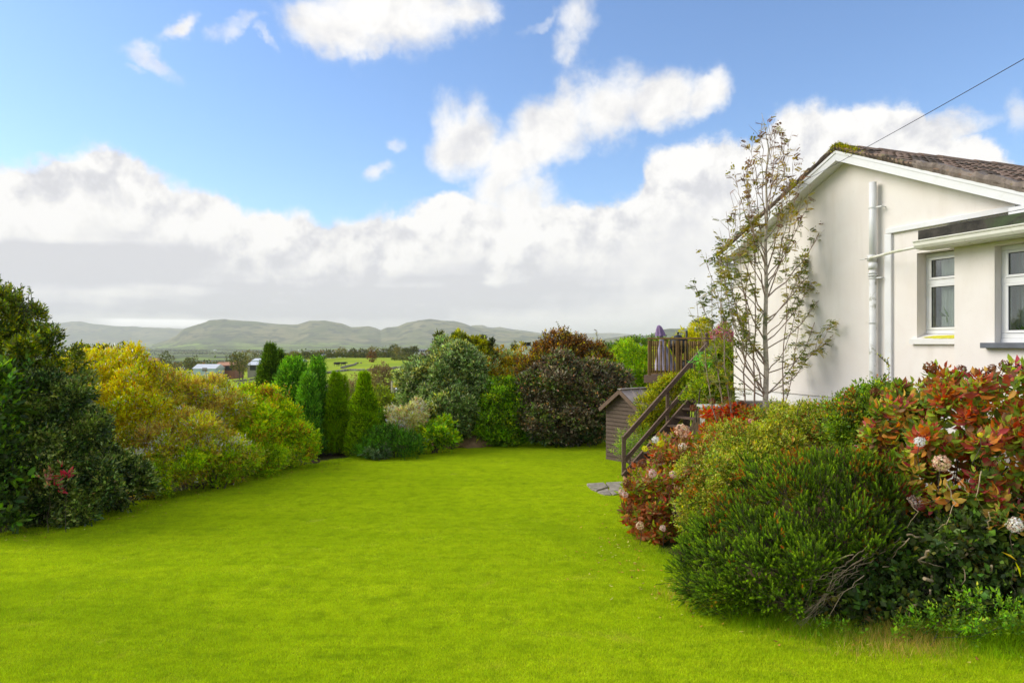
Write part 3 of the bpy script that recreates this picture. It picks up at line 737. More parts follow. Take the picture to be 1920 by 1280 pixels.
# net curtains and pots behind the glass
def curtain(ua, ub, n, z0, z1):
    k = 60; vs = []; fs = []
    for i_ in range(k + 1):
        u = ua + (ub - ua) * i_ / k; nn = n + .018 * math.sin(i_ * 1.35) + .008 * math.sin(i_ * .7 + 1)
        vs += [Wd_(u, nn, z0), Wd_(u, nn, z1)]
    for i_ in range(k): fs.append((2 * i_, 2 * i_ + 2, 2 * i_ + 3, 2 * i_ + 1))
    link('net_curtain', mesh_from(vs, fs, 'net_curtain', True), NET, house)
curtain(w1a + .16, w1b, .285, 3.25, 4.43); curtain(w2a + .04, w2b, -.02, 3.1, 4.33)
mb = MB(); mb.box(5.72, 7.12, -.12, -.002, 3.125, 3.165, Wd_); mb.box(3.96, 5.14, .305, .48, 3.205, 3.235, Wd_); mb.build('inner_sill', PLINTH, house)
def pot(name, label, cat, u, n, z, r, h, m, seed, strap):
    t = thing(name, label, cat, Wd_(u, n, z))
    MB().lathe(Wd_(u, n, z), [(r * .72, 0), (r * .96, h * .86), (r * 1.06, h * .86), (r * 1.06, h), (r * .9, h), (r * .88, h * .8)], 20).build('pot', m, t, True)
    k = 26; c = np.array(Wd_(u, n, z + h * .8)); B = np.repeat(c[None], k, 0) + rng.normal(size=(k, 3)) * r * .3 * np.array([1, 1, .1])
    D = nrm(rng.normal(size=(k, 3)) * np.array([.6, .3, .2]) + np.array([0, 0, 1.0])); L = rng.uniform(*strap, size=k)
    link('leaves', leaf_mesh('leaves', B, D, rdir(k), L, L * .12 + .008, palette([((.06, .12, .03), 1), ((.12, .18, .05), 1)], B, seed), 'broad', .1, .35), LEAF, t)
    if label.startswith('white'):
        return
pot('plant_pot', 'pale blue glazed pot with a strap-leaved plant inside the small window', 'plant pot', w1a + .24, .375, 3.237, .062, .12, POT, 3, (.2, .42))
pot('plant_pot', 'white ribbed pot with a low plant inside the wide window', 'plant pot', 5.90, -.085, 3.167, .050, .10, POT_W, 4, (.04, .10))

# bargeboards, soffit, box ends
BN0, BN1 = -.235, -.205
def slope_strip(n0, n1, ua, ub, t0, t1):    # a board following the roof slope between u=ua..ub (one side), top/bottom at apex heights t0<t1
    return [(ua, roofz(ua, t0)), (ub, roofz(ub, t0)), (ub, roofz(ub, t1)), (ua, roofz(ua, t1))]
for (ua, ub) in ((-.19, UA), (UA, 6.15)):
    mb = MB(); pl = slope_strip(0, 0, ua, ub, 6.115, 6.275)
    if ua < UA - .1: ub_ = UA - .0015; pl = slope_strip(0, 0, ua, ub_, 6.115, 6.275)
    mb.prism(pl, lambda u, z: Wd_(u, BN0, z), lambda u, z: Wd_(u, BN1, z)); mb.build('bargeboard', UPVC, house)
    # a slim groove line: second narrower capping board
    mb = MB(); pl = slope_strip(0, 0, ua + (.004 if ua < UA - .1 else .002), ub - .004, 6.235, 6.279)
    mb.prism(pl, lambda u, z: Wd_(u, BN0 - .012, z), lambda u, z: Wd_(u, BN0 - .001, z)); mb.build('bargeboard_cap', UPVC, house)
    n_s = 22
    for i_ in range(n_s):           # soffit boards, one by one
        a = ua + .02 + (ub - ua - .04) * i_ / n_s; b = ua + .02 + (ub - ua - .04) * (i_ + 1) / n_s - .006
        mb = MB(); mb.prism(slope_strip(0, 0, a, b, 6.125, 6.137), lambda u, z: Wd_(u, BN1 + .001, z), lambda u, z: Wd_(u, -.002, z))
        mb.build('soffit_board', UPVC, house)
for (ua, ub) in ((-.30, .05), (5.83, 6.20)):
    mid = -.3 if ua < 0 else 6.2
    zt = roofz(ua if ua > 1 else ub, 6.12); zl = zt - .30
    mb = MB(); mb.box(ua, ub, BN0 - .018, -.003, zl + .04, max(roofz(ua, 6.112), roofz(ub, 6.112)) if False else min(roofz(ua, 6.112), roofz(ub, 6.112)) + .01, Wd_)
    mb.build('eaves_box', UPVC, house, bevel=.004)
    for q_ in range(3):
        mb = MB(); zz = zl + .07 + q_ * .055; mb.box(ua - .003, ub + .003, BN0 - .0215, BN0 - .019, zz, zz + .047, Wd_); mb.build('box_panel', UPVC, house)
# main gutters at the eaves
def half_gutter(a, b, r, m, name, parent, nseg=10):
    a, b = Vector(a), Vector(b); d = (b - a).normalized(); sd = d.cross(Vector((0, 0, 1))).normalized()
    v = []; 
    for p in (a, b):
        for rr in (r, r * .93):
            for i_ in range(nseg + 1):
                t = math.pi * i_ / nseg; v.append(p + sd * math.cos(t) * rr + Vector((0, 0, -math.sin(t) * rr)))
    n = nseg + 1; f = []
    for i_ in range(nseg):
        f.append((i_, i_ + 1, 2 * n + i_ + 1, 2 * n + i_)); f.append((n + i_ + 1, n + i_, 3 * n + i_, 3 * n + i_ + 1))
        f.append((i_, n + i_, n + i_ + 1, i_ + 1)); f.append((2 * n + i_ + 1, 3 * n + i_ + 1, 3 * n + i_, 2 * n + i_))
    f.append((0, 2 * n, 3 * n, n)); f.append((n - 1, 2 * n - 1, 4 * n - 1, 3 * n - 1))
    f.append(tuple(range(n - 1, -1, -1)))
    mb = MB(); mb.add(v, f); return mb.build(name, m, parent)
half_gutter(Wd_(-.30, -.30, 4.80), Wd_(-.30, 9.5, 4.80), .06, UPVC, 'gutter', house)
# roof decks and tiles
def rp(u, n, off):      # point on the roof plane lifted by off along its normal
    s = 1 if u > UA else -1; k = 1 / math.hypot(1, SL)
    return Wd_(u + s * off * SL * k, n, roofz(u, 6.285) + off * k)
for s, (ua, ub) in ((-1, (-.22, UA)), (1, (UA, 6.2))):
    mb = MB(); f0 = [rp(ua, -.20, 0), rp(ub, -.20, 0), rp(ub, 9.7, 0), rp(ua, 9.7, 0)]; f1 = [Vector(p) + Vector((0, 0, .035)) for p in f0]
    mb.add(f0 + f1, [(0, 1, 2, 3), (4, 5, 6, 7), (0, 1, 5, 4), (1, 2, 6, 5), (2, 3, 7, 6), (3, 0, 4, 7)]); mb.build('roof_deck', TILE_DARK, house)
def tile_mesh():
    v = []; f = []; nx = 8; Lt = .34; Wt = .318
    for row, (yy, zz) in enumerate(((0, 0), (Lt, -.0))):
        for side in (0, 1):
            for i_ in range(nx + 1):
                x = -Wt / 2 + Wt * i_ / nx; roll = .030 * math.exp(-((x - Wt * .33) / .04) ** 2) + .022 * math.exp(-((x + Wt * .17) / .045) ** 2)
                v.append((x, yy, roll + (.024 if side else 0) + (0.0)))
    n = nx + 1
    for i_ in range(nx):
        f.append((n + i_, n + i_ + 1, 3 * n + i_ + 1, 3 * n + i_)); f.append((i_ + 1, i_, 2 * n + i_, 2 * n + i_ + 1)); f.append((i_, i_ + 1, n + i_ + 1, n + i_))
    f.append((0, n, 3 * n, 2 * n)); f.append((n - 1, 3 * n - 1, 4 * n - 1, 2 * n - 1))
    return mesh_from(v, f, 'roof_tile')
tms = []
for k in range(3):
    tm = tile_mesh(); tm.materials.append([TILE, TILE, TILE_DARK][k]); tms.append(tm)
def tile_at(u, n, s, parent, lift=.05):
    # local axes: x along n (house depth), y up the slope, z normal
    up = Vector(Wd_(u - s * .1, n, roofz(u - s * .1, 6.285))) - Vector(Wd_(u, n, roofz(u, 6.285))); up.normalize()
    xn = Vector((CN[0], CN[1], 0)); zn = xn.cross(up) if s > 0 else up.cross(xn)
    if zn.z < 0: zn = -zn
    xn2 = up.cross(zn)
    tilt = .075
    up2 = (up - zn * tilt * 0 + zn * (-tilt)).normalized(); zn2 = xn2.cross(up2)
    if zn2.z < 0: zn2 = -zn2
    Mx = Matrix((xn2, up2, zn2)).transposed().to_4x4()
    Mx.translation = Vector(rp(u, n, lift)) + Vector((random.gauss(0, .004), random.gauss(0, .004), random.gauss(0, .004)))
    o = link('roof_tile', random.choice(tms), None, parent)
    o.parent = parent; o.matrix_parent_inverse = Matrix.LocRotScale(parent.location, parent.rotation_euler, parent.scale).inverted()
    o.matrix_basis = Mx @ Matrix.Rotation(random.gauss(0, .012), 4, 'Z') @ Matrix.Rotation(random.gauss(0, .01), 4, 'X')
for row in range(11):
    for c_ in range(23):
        if row * .3 * .92 > 3.05: continue
        tile_at(6.20 - row * .29, -.10 + c_ * .312 + (.0), 1, house)
for row in range(11): tile_at(-.20 + row * .29, -.10, -1, house)
mb = MB()
for row in range(11):
    for c_ in range(23, 30):
        u, n = 6.20 - row * .29, -.10 + c_ * .312
        a, b, c2, d2 = rp(u, n - .155, .075), rp(u, n + .155, .075), rp(u - .31, n + .155, .05), rp(u - .31, n - .155, .05)
        mb.add([a, b, c2, d2, rp(u, n - .155, .03), rp(u, n + .155, .03)], [(0, 1, 2, 3), (0, 4, 5, 1)])
    for c_ in range(1, 30):
        u, n = -.20 + row * .29, -.10 + c_ * .312
        a, b, c2, d2 = rp(u, n - .155, .075), rp(u, n + .155, .075), rp(u + .31, n + .155, .05), rp(u + .31, n - .155, .05)
        mb.add([a, b, c2, d2, rp(u, n - .155, .03), rp(u, n + .155, .03)], [(0, 1, 2, 3), (0, 4, 5, 1)])
far_t = mb.build('roof_tile', TILE, house); far_t['kind'] = 'stuff'; far_t['label'] = 'far roof tiles out of close view'
for k in range(22):       # ridge tiles
    n0 = -.235 + k * .44
    v = []; f = []
    for n_, r_ in ((n0, .118), (n0 + .46, .108)):
        for i_ in range(9):
            t = math.pi * i_ / 8; v.append(Wd_(UA - math.cos(t) * r_ * 1.25, n_, 6.31 + math.sin(t) * r_ * .85 - .02 + .004 * (k % 3)))
    for i_ in range(8): f.append((i_, i_ + 1, 10 + i_, 9 + i_))
    f.append(tuple(range(8, -1, -1)))
    mb = MB(); mb.add(v, f); o = mb.build('ridge_tile', TILE if k else TILE_DARK, house)
# verge: ragged mortar and tile ends over the bargeboard
def verge(ua, ub, h0, amp, m, name, seed, nn=-.262, k=70, th=.10):
    r = np.random.default_rng(seed); vs = []; fs = []
    hh = h0 + amp * np.interp(np.linspace(0, 1, k + 1), np.linspace(0, 1, 22), r.uniform(-1, 1, 22)) + amp * .35 * r.uniform(-1, 1, k + 1)
    for i_ in range(k + 1):
        u = ua + (ub - ua) * i_ / k; b0 = roofz(u, 6.279); n_ = nn + .007 * math.sin(i_ * 1.7 + seed) + r.uniform(-.004, .004)
        vs += [Wd_(u, n_ + .02, b0), Wd_(u, n_, b0 + hh[i_] * .5), Wd_(u, n_ + .012, b0 + hh[i_]), Wd_(u, n_ + th + .06, b0 + hh[i_] * 1.02)]
    for i_ in range(k):
        for j_ in range(3): fs.append((4 * i_ + j_, 4 * i_ + 4 + j_, 4 * i_ + 5 + j_, 4 * i_ + 1 + j_))
    fs += [(0, 1, 2, 3), (4 * k + 3, 4 * k + 2, 4 * k + 1, 4 * k)]
    mb = MB(); mb.add(vs, fs); return mb.build(name, m, house, smooth=False)
verge(-.24, UA, .095, .022, TILE_DARK, 'verge', 4)
verge(UA, 4.45, .085, .022, TILE_DARK, 'verge', 5)
verge(4.45, 6.28, .125, .022, MORTAR, 'verge_mortar', 6, -.268, 40)
# moss on the verge: many small soft lumps
def moss(spots, name, label, n=160):
    B = []
    for (u, du, z, dz, k) in spots:
        for _ in range(k):
            uu = u + random.gauss(0, du); B.append(Wd_(uu, -.262 + random.uniform(-.008, .1), roofz(uu, 6.285) + z + random.gauss(0, dz)))
    B = np.array(B); n = len(B); rep = 14; P_ = np.repeat(B, rep, 0) + rng.normal(size=(n * rep, 3)) * .016
    D = rdir(n * rep) + np.array([-.5, -.2, .8])
    cc = palette([((.25, .24, .012), 3), ((.36, .32, .02), 1), ((.10, .11, .012), 2)], P_, 3, .25, 5)
    o = link(name, leaf_mesh(name, P_, D, rdir(n * rep), rng.uniform(.012, .03, n * rep), .012, cc, 'tri'), LEAF_MATT, house); o['kind'] = 'stuff'; o['label'] = label
moss([(3.05, .15, .085, .02, 110), (3.25, .12, .04, .03, 60), (1.6, .5, .09, .015, 30), (.5, .3, .09, .02, 60), (1.05, .2, .05, .02, 30)], 'moss', 'yellow green moss clumps on the roof edge')

# soil pipe up the gable
def pipe_c(z): return Wd_(3.60, -.10, z)
mb = MB(); mb.tube([pipe_c(4.36), pipe_c(5.63)], .055, 16); mb.build('soil_pipe', UPVC, house, True)
mb = MB(); mb.tube([pipe_c(.9), pipe_c(4.36)], .053, 16); o = mb.build('soil_pipe', UPVC_DIRTY, house, True); tag(o, 'lichen-stained lower length of the soil pipe')
for z, hh, r_ in ((4.27, .10, .066), (4.16, .025, .07), (4.20, .02, .068), (3.42, .03, .058)):
    mb = MB(); mb.tube([pipe_c(z), pipe_c(z + hh)], r_, 16); mb.build('pipe_collar', UPVC if z > 4.25 else UPVC_DIRTY, house, True)
for z in (5.22, 4.46, 4.12, 2.35):
    mb = MB(); mb.tube([pipe_c(z), pipe_c(z + .022)], .062, 16); mb.beam(Wd_(3.62, -.1, z + .011), Wd_(3.76, -.09, z + .011), .02, .02); mb.beam(Wd_(3.74, -.1, z + .011), Wd_(3.74, .002, z + .011), .014, .014)
    mb.build('pipe_bracket', UPVC_DIRTY, house)
mb = MB(); mb.tube([pipe_c(2.35), pipe_c(2.5)], .085, 16); mb.build('pipe_collar', UPVC_DIRTY, house, True)
# cable trunking and flashing trim
mb = MB(); mb.box(3.765, 3.885, -.045, -.003, .95, 4.79, Wd_); mb.build('vertical_trunking', UPVC, house, bevel=.006)
mb = MB(); mb.box(3.79, 5.86, -.05, -.003, 4.795, 4.87, Wd_); mb.build('flashing_trim', UPVC, house, bevel=.005)
# overflow pipe from soil pipe to gutter
mb = MB(); mb.tube([Wd_(3.60, -.16, 4.44), Wd_(3.74, -.24, 4.435), Wd_(4.3, -.45, 4.44), Wd_(4.86, -.56, 4.445)], .021, 10); mb.build('waste_pipe', CREAM, house, True)
mb = MB(); mb.tube([Wd_(3.585, -.1, 4.40), Wd_(3.585, -.1, 4.49)], .072, 14); mb.tube([Wd_(3.42, -.17, 4.435), Wd_(3.60, -.17, 4.44)], .008, 6); mb.build('pipe_junction', UPVC_DIRTY, house, True)
# extension roof: lean-to sheet, dark felt edge, soffit, gutter
mb = MB()
for (u0, u1) in ((4.80, 7.75),):
    p = [(-.52, 4.60), (-.004, 4.775), (-.004, 4.745), (-.52, 4.56)]
    mb.add([Wd_(u0, a, b) for a, b in p] + [Wd_(u1, a, b) for a, b in p], [(0, 1, 2, 3), (4, 7, 6, 5), (0, 4, 5, 1), (1, 5, 6, 2), (2, 6, 7, 3), (3, 7, 4, 0)])
mb.build('lean_to_roof', FELT, house)
mb = MB(); mb.box(UW + .2, 7.75, .0, 2.7, 4.745, 4.775, Wd_); mb.build('flat_roof', FELT, house)
mb = MB(); mb.box(4.80, 7.75, -.56, -.522, 4.50, 4.665, Wd_); mb.build('felt_edge', FELT, house)
mb = MB(); mb.box(4.83, 7.72, -.56, -.352, 4.392, 4.405, Wd_); mb.box(4.83, 5.17, -.349, -.003, 4.443, 4.455, Wd_); mb.build('extension_soffit', CREAM, house)
mb = MB(); mb.box(4.80, 7.75, -.585, -.561, 4.385, 4.499, Wd_); mb.build('extension_fascia', CREAM, house)
def ogee(u0, u1):
    pr = [(-.587, 4.50), (-.70, 4.50), (-.705, 4.488), (-.695, 4.48), (-.690, 4.44), (-.665, 4.405), (-.63, 4.395), (-.587, 4.395)]
    mb = MB(); n = len(pr); v = [Wd_(u0, a, b) for a, b in pr] + [Wd_(u1, a, b) for a, b in pr]
    mb.add(v, [(i_, i_ + 1, n + i_ + 1, n + i_) for i_ in range(1, n - 1)] + [tuple(range(n)), tuple(range(2 * n - 1, n - 1, -1))]); return mb
g_ = ogee(4.84, 7.75).build('extension_gutter', CREAM, house)
mb = MB(); mb.box(4.836, 7.75, -.712, -.700, 4.497, 4.51, Wd_); mb.build('gutter_lip', CREAM, g_)
mb = MB(); mb.box(5.87, 6.1, -.2, -.05, 4.72, 4.83, Wd_); mb.build('lead_flashing', BLACK, house)

# overhead cable
a = Vector(Wd_(1.66, -.02, 5.78)); b = at(1920, 115, 6.0); b2 = b + (b - a) * .7
a.z = EYE + (645 - 354) / F * a.y
pts_ = [a.lerp(b2, t / 24) - Vector((0, 0, .05 * math.sin(math.pi * t / 24))) for t in range(25)]
cb_ = thing('overhead_cable', 'thin dark overhead cable running from the gable wall up into the sky', 'cable', a)
MB().tube(pts_, .0036, 6).build('cable', ROPE, cb_, True)
MB().tube([a + Vector((.03, .01, 0)), a + Vector((-.07, -.03, 0))], .018, 8).build('anchor', ROPE, cb_, True)

# ================================================================ SHED
sa = Vector((2.53, 18.57, 0)); sd_ = Vector((.75, -1.0, 0)).normalized(); sb = Vector((1.0, .75, 0)).normalized(); SWd, SLn = 1.25, 1.9
def S_(a, b, z): p = sa + sd_ * a + sb * b; return (p.x, p.y, z)
zE, zP = 1.42, 1.86
shed = thing('garden_shed', 'small brown clapboard garden shed with a pitched sheet roof beside the steps', 'shed', S_(.6, .9, 0))
mb = MB(); pl = [(.01, .0), (SWd - .01, .0), (SWd - .01, zE), (SWd / 2, zP), (.01, zE)]
mb.prism(pl, lambda a, z: S_(a, .02, z), lambda a, z: S_(a, SLn, z)); mb.build('wall', SHEDWOOD, shed)
nb = 18; bh = zP / nb
for k in range(nb):
    z0, z1 = k * bh + .03, (k + 1) * bh + .024
    def hw(z): return 0 if z <= zE else (z - zE) / (zP - zE) * SWd / 2
    x0, x1 = hw(z1), SWd - hw(z1)
    if x1 - x0 < .06: continue
    x0b, x1b = hw(z0), SWd - hw(z0)
    # lapped board: the lower edge stands proud
    v = [S_(x0b, -.028, z0), S_(x1b, -.028, z0), S_(x1b, .015, z0), S_(x0b, .015, z0), S_(x0, -.006, z1), S_(x1, -.006, z1), S_(x1, .015, z1), S_(x0, .015, z1)]
    MB().hexa(v).build('clapboard', SHEDWOOD, shed)
for side in (0, 1):
    for k in range(int(zE / bh)):
        z0, z1 = k * bh + .03, (k + 1) * bh + .024; x = -.0 if side == 0 else SWd
        s = -1 if side == 0 else 1
        v = [S_(x + s * .022, 0, z0), S_(x + s * .022, SLn, z0), S_(x - s * .0, SLn, z0), S_(x - s * .0, 0, z0), S_(x + s * .004, 0, z1), S_(x + s * .004, SLn, z1), S_(x - s * .005, SLn, z1), S_(x - s * .005, 0, z1)]
        MB().hexa(v).build('clapboard', SHEDWOOD, shed)
rs = (zP - zE) / (SWd / 2)
for s in (-1, 1):
    def rz_(d): return zP + .045 - d * rs
    for k in range(6):
        b0, b1 = -.14 + k * (SLn + .26) / 6, -.14 + (k + 1) * (SLn + .26) / 6 - .012
        m0, m1 = SWd / 2, SWd / 2 + s * (SWd / 2 + .10)
        v = [S_(m0, b0, rz_(0)), S_(m1, b0, rz_(abs(m1 - m0))), S_(m1, b1, rz_(abs(m1 - m0))), S_(m0, b1, rz_(0))]
        MB().hexa(v + [(p[0], p[1], p[2] + .018) for p in v]).build('roof_sheet', SHEETROOF, shed)
        mb = MB(); mb.beam(Vector(S_(m0, b1 + .006, rz_(0) + .03)), Vector(S_(m1, b1 + .006, rz_(abs(m1 - m0)) + .03)), .035, .03); mb.build('roof_batten', SHEETROOF, shed)
    mb = MB(); mb.beam(Vector(S_(SWd / 2 + s * .0, -.15, zP + .01)), Vector(S_(SWd / 2 + s * (SWd / 2 + .12), -.15, zE - .075)), .03, .10); mb.build('bargeboard', RAILWOOD, shed)
mb = MB(); mb.beam(S_(SWd / 2, -.16, zP + .075), S_(SWd / 2, SLn + .12, zP + .075), .12, .02); mb.build('ridge_cap', SHEETROOF, shed)

# ================================================================ DECK
DZ = 2.27
dl = Vector((3.69, 18.6, 0)); dr = Vector((5.02, 17.9, 0)); dd = (dr - dl).normalized(); dn = Vector((-dd.y, dd.x, 0))
def D_(a, b, z): p = dl + dd * a + dn * b; return Vector((p.x, p.y, z))
LD = (dr - dl).length
deck = thing('raised_deck', 'raised brown timber deck with turned balusters at the house corner', 'deck', D_(LD / 2, 0, .0))
for k in range(11):
    mb = MB(); b0 = -.08 + k * .145; mb.box(-.10, LD + 2.2, b0, b0 + .138, DZ - .03, DZ, lambda a, b, z: tuple(D_(a, b, z))); mb.build('deck_board', RAILWOOD, deck)
mb = MB(); mb.box(-.12, LD + .1, -.115, -.082, DZ - .20, DZ - .002, lambda a, b, z: tuple(D_(a, b, z))); mb.build('fascia_board', RAILWOOD, deck)
mb = MB(); mb.box(-.135, -.102, -.08, 1.5, DZ - .20, DZ - .002, lambda a, b, z: tuple(D_(a, b, z))); mb.build('fascia_board', RAILWOOD, deck)
for (a_, b_) in ((.0, .02), (LD, .02), (0, 1.45), (LD, 1.45)):
    mb = MB(); p = D_(a_, b_, 0); mb.box(p.x - .05, p.x + .05, p.y - .05, p.y + .05, -.05, DZ - .04); mb.build('support_post', RAILWOOD, deck)
def turned(p, z0, z1, r, m, name, parent, n=8):
    h = z1 - z0
    pr = [(r, 0), (r, h * .16), (r * .6, h * .19), (r * .95, h * .23), (r * .62, h * .27), (r * .85, h * .45), (r * .8, h * .62), (r * .6, h * .73), (r * .95, h * .77), (r * .6, h * .81), (r, h * .84), (r, h)]
    return MB().lathe((p[0], p[1], z0), pr, n).build(name, m, parent, True)
HR = .98
for k in range(13):
    a_ = .10 + k * (LD - .2) / 12
    if k == 6: continue
    turned(D_(a_, .0, 0), DZ + .04, DZ + HR - .06, .028, DECKWOOD, 'baluster', deck)
for a_ in (0, LD * .5):
    p = D_(a_, 0, 0); w_ = .042
    mb = MB(); mb.box(p.x - w_, p.x + w_, p.y - w_, p.y + w_, DZ, DZ + HR - .05); mb.build('post', DECKWOOD, deck, bevel=.005)
mb = MB(); mb.beam(D_(-.06, 0, DZ + HR), D_(LD - .05, 0, DZ + HR), .08, .045); mb.build('handrail', DECKWOOD, deck, bevel=.008)
mb = MB(); mb.beam(D_(.0, 0, DZ + .05), D_(LD - .05, 0, DZ + .05), .05, .04); mb.build('bottom_rail', DECKWOOD, deck)
for k in range(7):
    turned(D_(0, .16 + k * .2, 0), DZ + .04, DZ + HR - .06, .028, DECKWOOD, 'baluster', deck)
p = D_(0, 1.5, 0); mb = MB(); mb.box(p.x - .045, p.x + .045, p.y - .045, p.y + .045, DZ, DZ + HR - .03); mb.build('post', DECKWOOD, deck)
mb = MB(); mb.beam(D_(0, -.0, DZ + HR - .001), D_(0, 1.5, DZ + HR - .001), .08, .045); mb.build('handrail', DECKWOOD, deck)
for k in range(14):          # far railing
    turned(D_(.12 + k * .11, 1.5, 0), DZ + .04, DZ + HR - .06, .028, DECKWOOD, 'baluster', deck)
mb = MB(); mb.beam(D_(0, 1.5, DZ + HR), D_(LD + .2, 1.5, DZ + HR), .08, .045); mb.build('handrail', DECKWOOD, deck)
p = D_(LD, 0, 0); mb = MB(); mb.box(p.x - .05, p.x + .05, p.y - .05, p.y + .05, .4, DZ + HR + .02)
nw = mb.build('newel_post', RAILWOOD, deck, bevel=.006)
MB().lathe((p.x, p.y, DZ + HR + .02), [(.045, 0), (.05, .012), (.022, .03), (.035, .045), (.052, .075), (.05, .10), (.03, .125), (.004, .135)], 14).build('ball_finial', RAILWOOD, nw, True)
# privacy boards between the newel and the house corner
for k in range(5):
    mb = MB(); a_ = LD + .12 + k * .15; mb.box(a_, a_ + .143, .1, .125, DZ + .02, DZ + .93, lambda a, b, z: tuple(D_(a, b, z))); mb.build('screen_board', plain('grey_brown_board', (.17, .13, .085), .85, .2, 5, .3) if k == 0 else bpy.data.materials['grey_brown_board'], deck)
mb = MB(); mb.beam(D_(LD + .05, .11, DZ + HR), D_(LD + 1.0, .11, DZ + HR), .07, .04); mb.build('handrail', RAILWOOD, deck)

# ---- steps
st_ = thing('garden_steps', 'brown timber steps with a sloping handrail climbing from the lawn to the deck', 'steps', (3.2, 15.9, 0))
pb = Vector((2.58, 16.0, 0)); pt = Vector((4.98, 17.7, 0)); run = pt - pb; rn = run.normalized(); side = Vector((rn.y, -rn.x, 0))   # towards the camera
def T_(t, s, z): p = pb + run * t + side * s; return Vector((p.x, p.y, z))
mb = MB(); mb.box(pb.x - .045, pb.x + .045, pb.y - .045, pb.y + .045, -.05, .98); mb.build('newel_post', RAILWOOD, st_, bevel=.005)
mb = MB(); mb.beam(T_(-.01, .035, .93), T_(.99, .035, DZ + .83), .05, .115); mb.build('handrail', RAILWOOD, st_, bevel=.006)
mb = MB(); mb.beam(T_(.0, .035, .42), T_(1.0, .035, DZ + .33), .04, .10); mb.build('mid_rail', RAILWOOD, st_)
for s_k in (.06, .92):
    mb = MB(); mb.beam(T_(-.02, s_k, .02), T_(1.0, s_k, DZ - .10), .045, .24); mb.build('stringer', RAILWOOD, st_)
nst = 11
for k in range(nst):
    t = (k + .5) / nst; z = (k + 1) * DZ / (nst + 1)
    c = T_(t, .49, z); mb = MB(); mb.beam(T_(t, .09, z), T_(t, .89, z), .25, .035); mb.build('tread', RAILWOOD, st_)
for t in (.5,):
    p = T_(t, .0, 0); mb = MB(); mb.box(p.x - .035, p.x + .035, p.y - .035, p.y + .035, .0, .98 + t * (DZ - .15) - .06); mb.build('post', RAILWOOD, st_)
# flagstone at the foot of the steps: three broken slabs
fl_ = thing('stone_paving', 'worn stone flags set in the grass at the foot of the steps', 'paving', (2.0, 15.0, .05))
for poly in ([(1100, 906), (1132, 904), (1140, 912), (1118, 919), (1108, 915)], [(1136, 904), (1172, 902), (1180, 922), (1150, 927), (1142, 921), (1143, 912)], [(1120, 921), (1140, 915), (1146, 927), (1132, 926)]):
    v = []
    for (px, py) in poly:
        Yd = (EYE - .07) * F / (py - 645); v.append(((px - 960) / F * Yd, Yd))
    v = v[::-1] if sum((v[i][0] - v[i - 1][0]) * (v[i][1] + v[i - 1][1]) for i in range(len(v))) > 0 else v
    mb = MB(); mb.prism(v, lambda a, b: (a, b, -.02), lambda a, b: (a, b, .075)); mb.build('flagstone', FLAG, fl_, bevel=.012)

# ---- things on the deck
pr_ = thing('folded_parasol', 'folded lavender garden parasol leaning behind the deck railing', 'parasol', D_(.28, .45, DZ))
def cone_cloth(c, prof, folds, amp, m, name, parent, lean=(0, 0), n=40):
    k = []; f = []
    for (r, z) in prof:
        for j_ in range(n):
            t = 2 * math.pi * j_ / n; rr = r * (1 + amp * math.sin(folds * t + z)); k.append((c[0] + rr * math.cos(t) + lean[0] * z, c[1] + rr * math.sin(t) + lean[1] * z, c[2] + z))
    for i_ in range(len(prof) - 1):
        for j_ in range(n): f.append((i_ * n + j_, i_ * n + (j_ + 1) % n, (i_ + 1) * n + (j_ + 1) % n, (i_ + 1) * n + j_))
    f.append(tuple((len(prof) - 1) * n + j_ for j_ in range(n)))
    return link(name, mesh_from(k, f, name, True), m, parent)
pc = D_(.36, .45, DZ)
cone_cloth(pc, [(.27, .12), (.25, .3), (.16, .6), (.075, .85), (.04, 1.0), (.035, 1.06)], 9, .16, LAV_PALE, 'canopy', pr_, (-.16, 0))
cone_cloth(pc + Vector((.0, 0, 0)), [(.14, 1.05), (.115, 1.12), (.09, 1.22), (.055, 1.31), (.02, 1.345)], 7, .15, LAV, 'canopy_top', pr_, (-.17, 0))
MB().tube([pc + Vector((0, 0, .0)), pc + Vector((-.2, 0, 1.22))], .02, 10).build('pole', BLACK, pr_, True)
bq = thing('barbecue', 'black domed barbecue lid with a knob behind the deck railing', 'barbecue', D_(.62, .4, DZ))
c = D_(.66, .42, DZ)
MB().lathe(c, [(.05, 0), (.05, .5), (.16, .6), (.22, .75), (.225, .95)], 20).build('body', BLACK, bq, True)
MB().lathe(c + Vector((0, 0, .952)), [(.225, 0), (.20, .03), (.12, .045), (.10, .10), (.055, .125), (.03, .13)], 20).build('lid', BLACK, bq, True)
MB().lathe(c + Vector((0, 0, 1.083)), [(.018, 0), (.018, .03), (.03, .04), (.032, .06), (.012, .075)], 12).build('knob', BLACK, bq, True)
fp = thing('stove_pipe', 'upright black flue pipe rising behind the deck railing', 'pipe', D_(.86, .5, DZ))
MB().tube([D_(.87, .5, DZ), D_(.87, .5, DZ + 1.19)], .03, 12).build('flue', BLACK, fp, True)
MB().tube([D_(.87, .5, DZ), D_(.87, .5, DZ + .4)], .16, 16).build('stove_body', BLACK, fp, True)
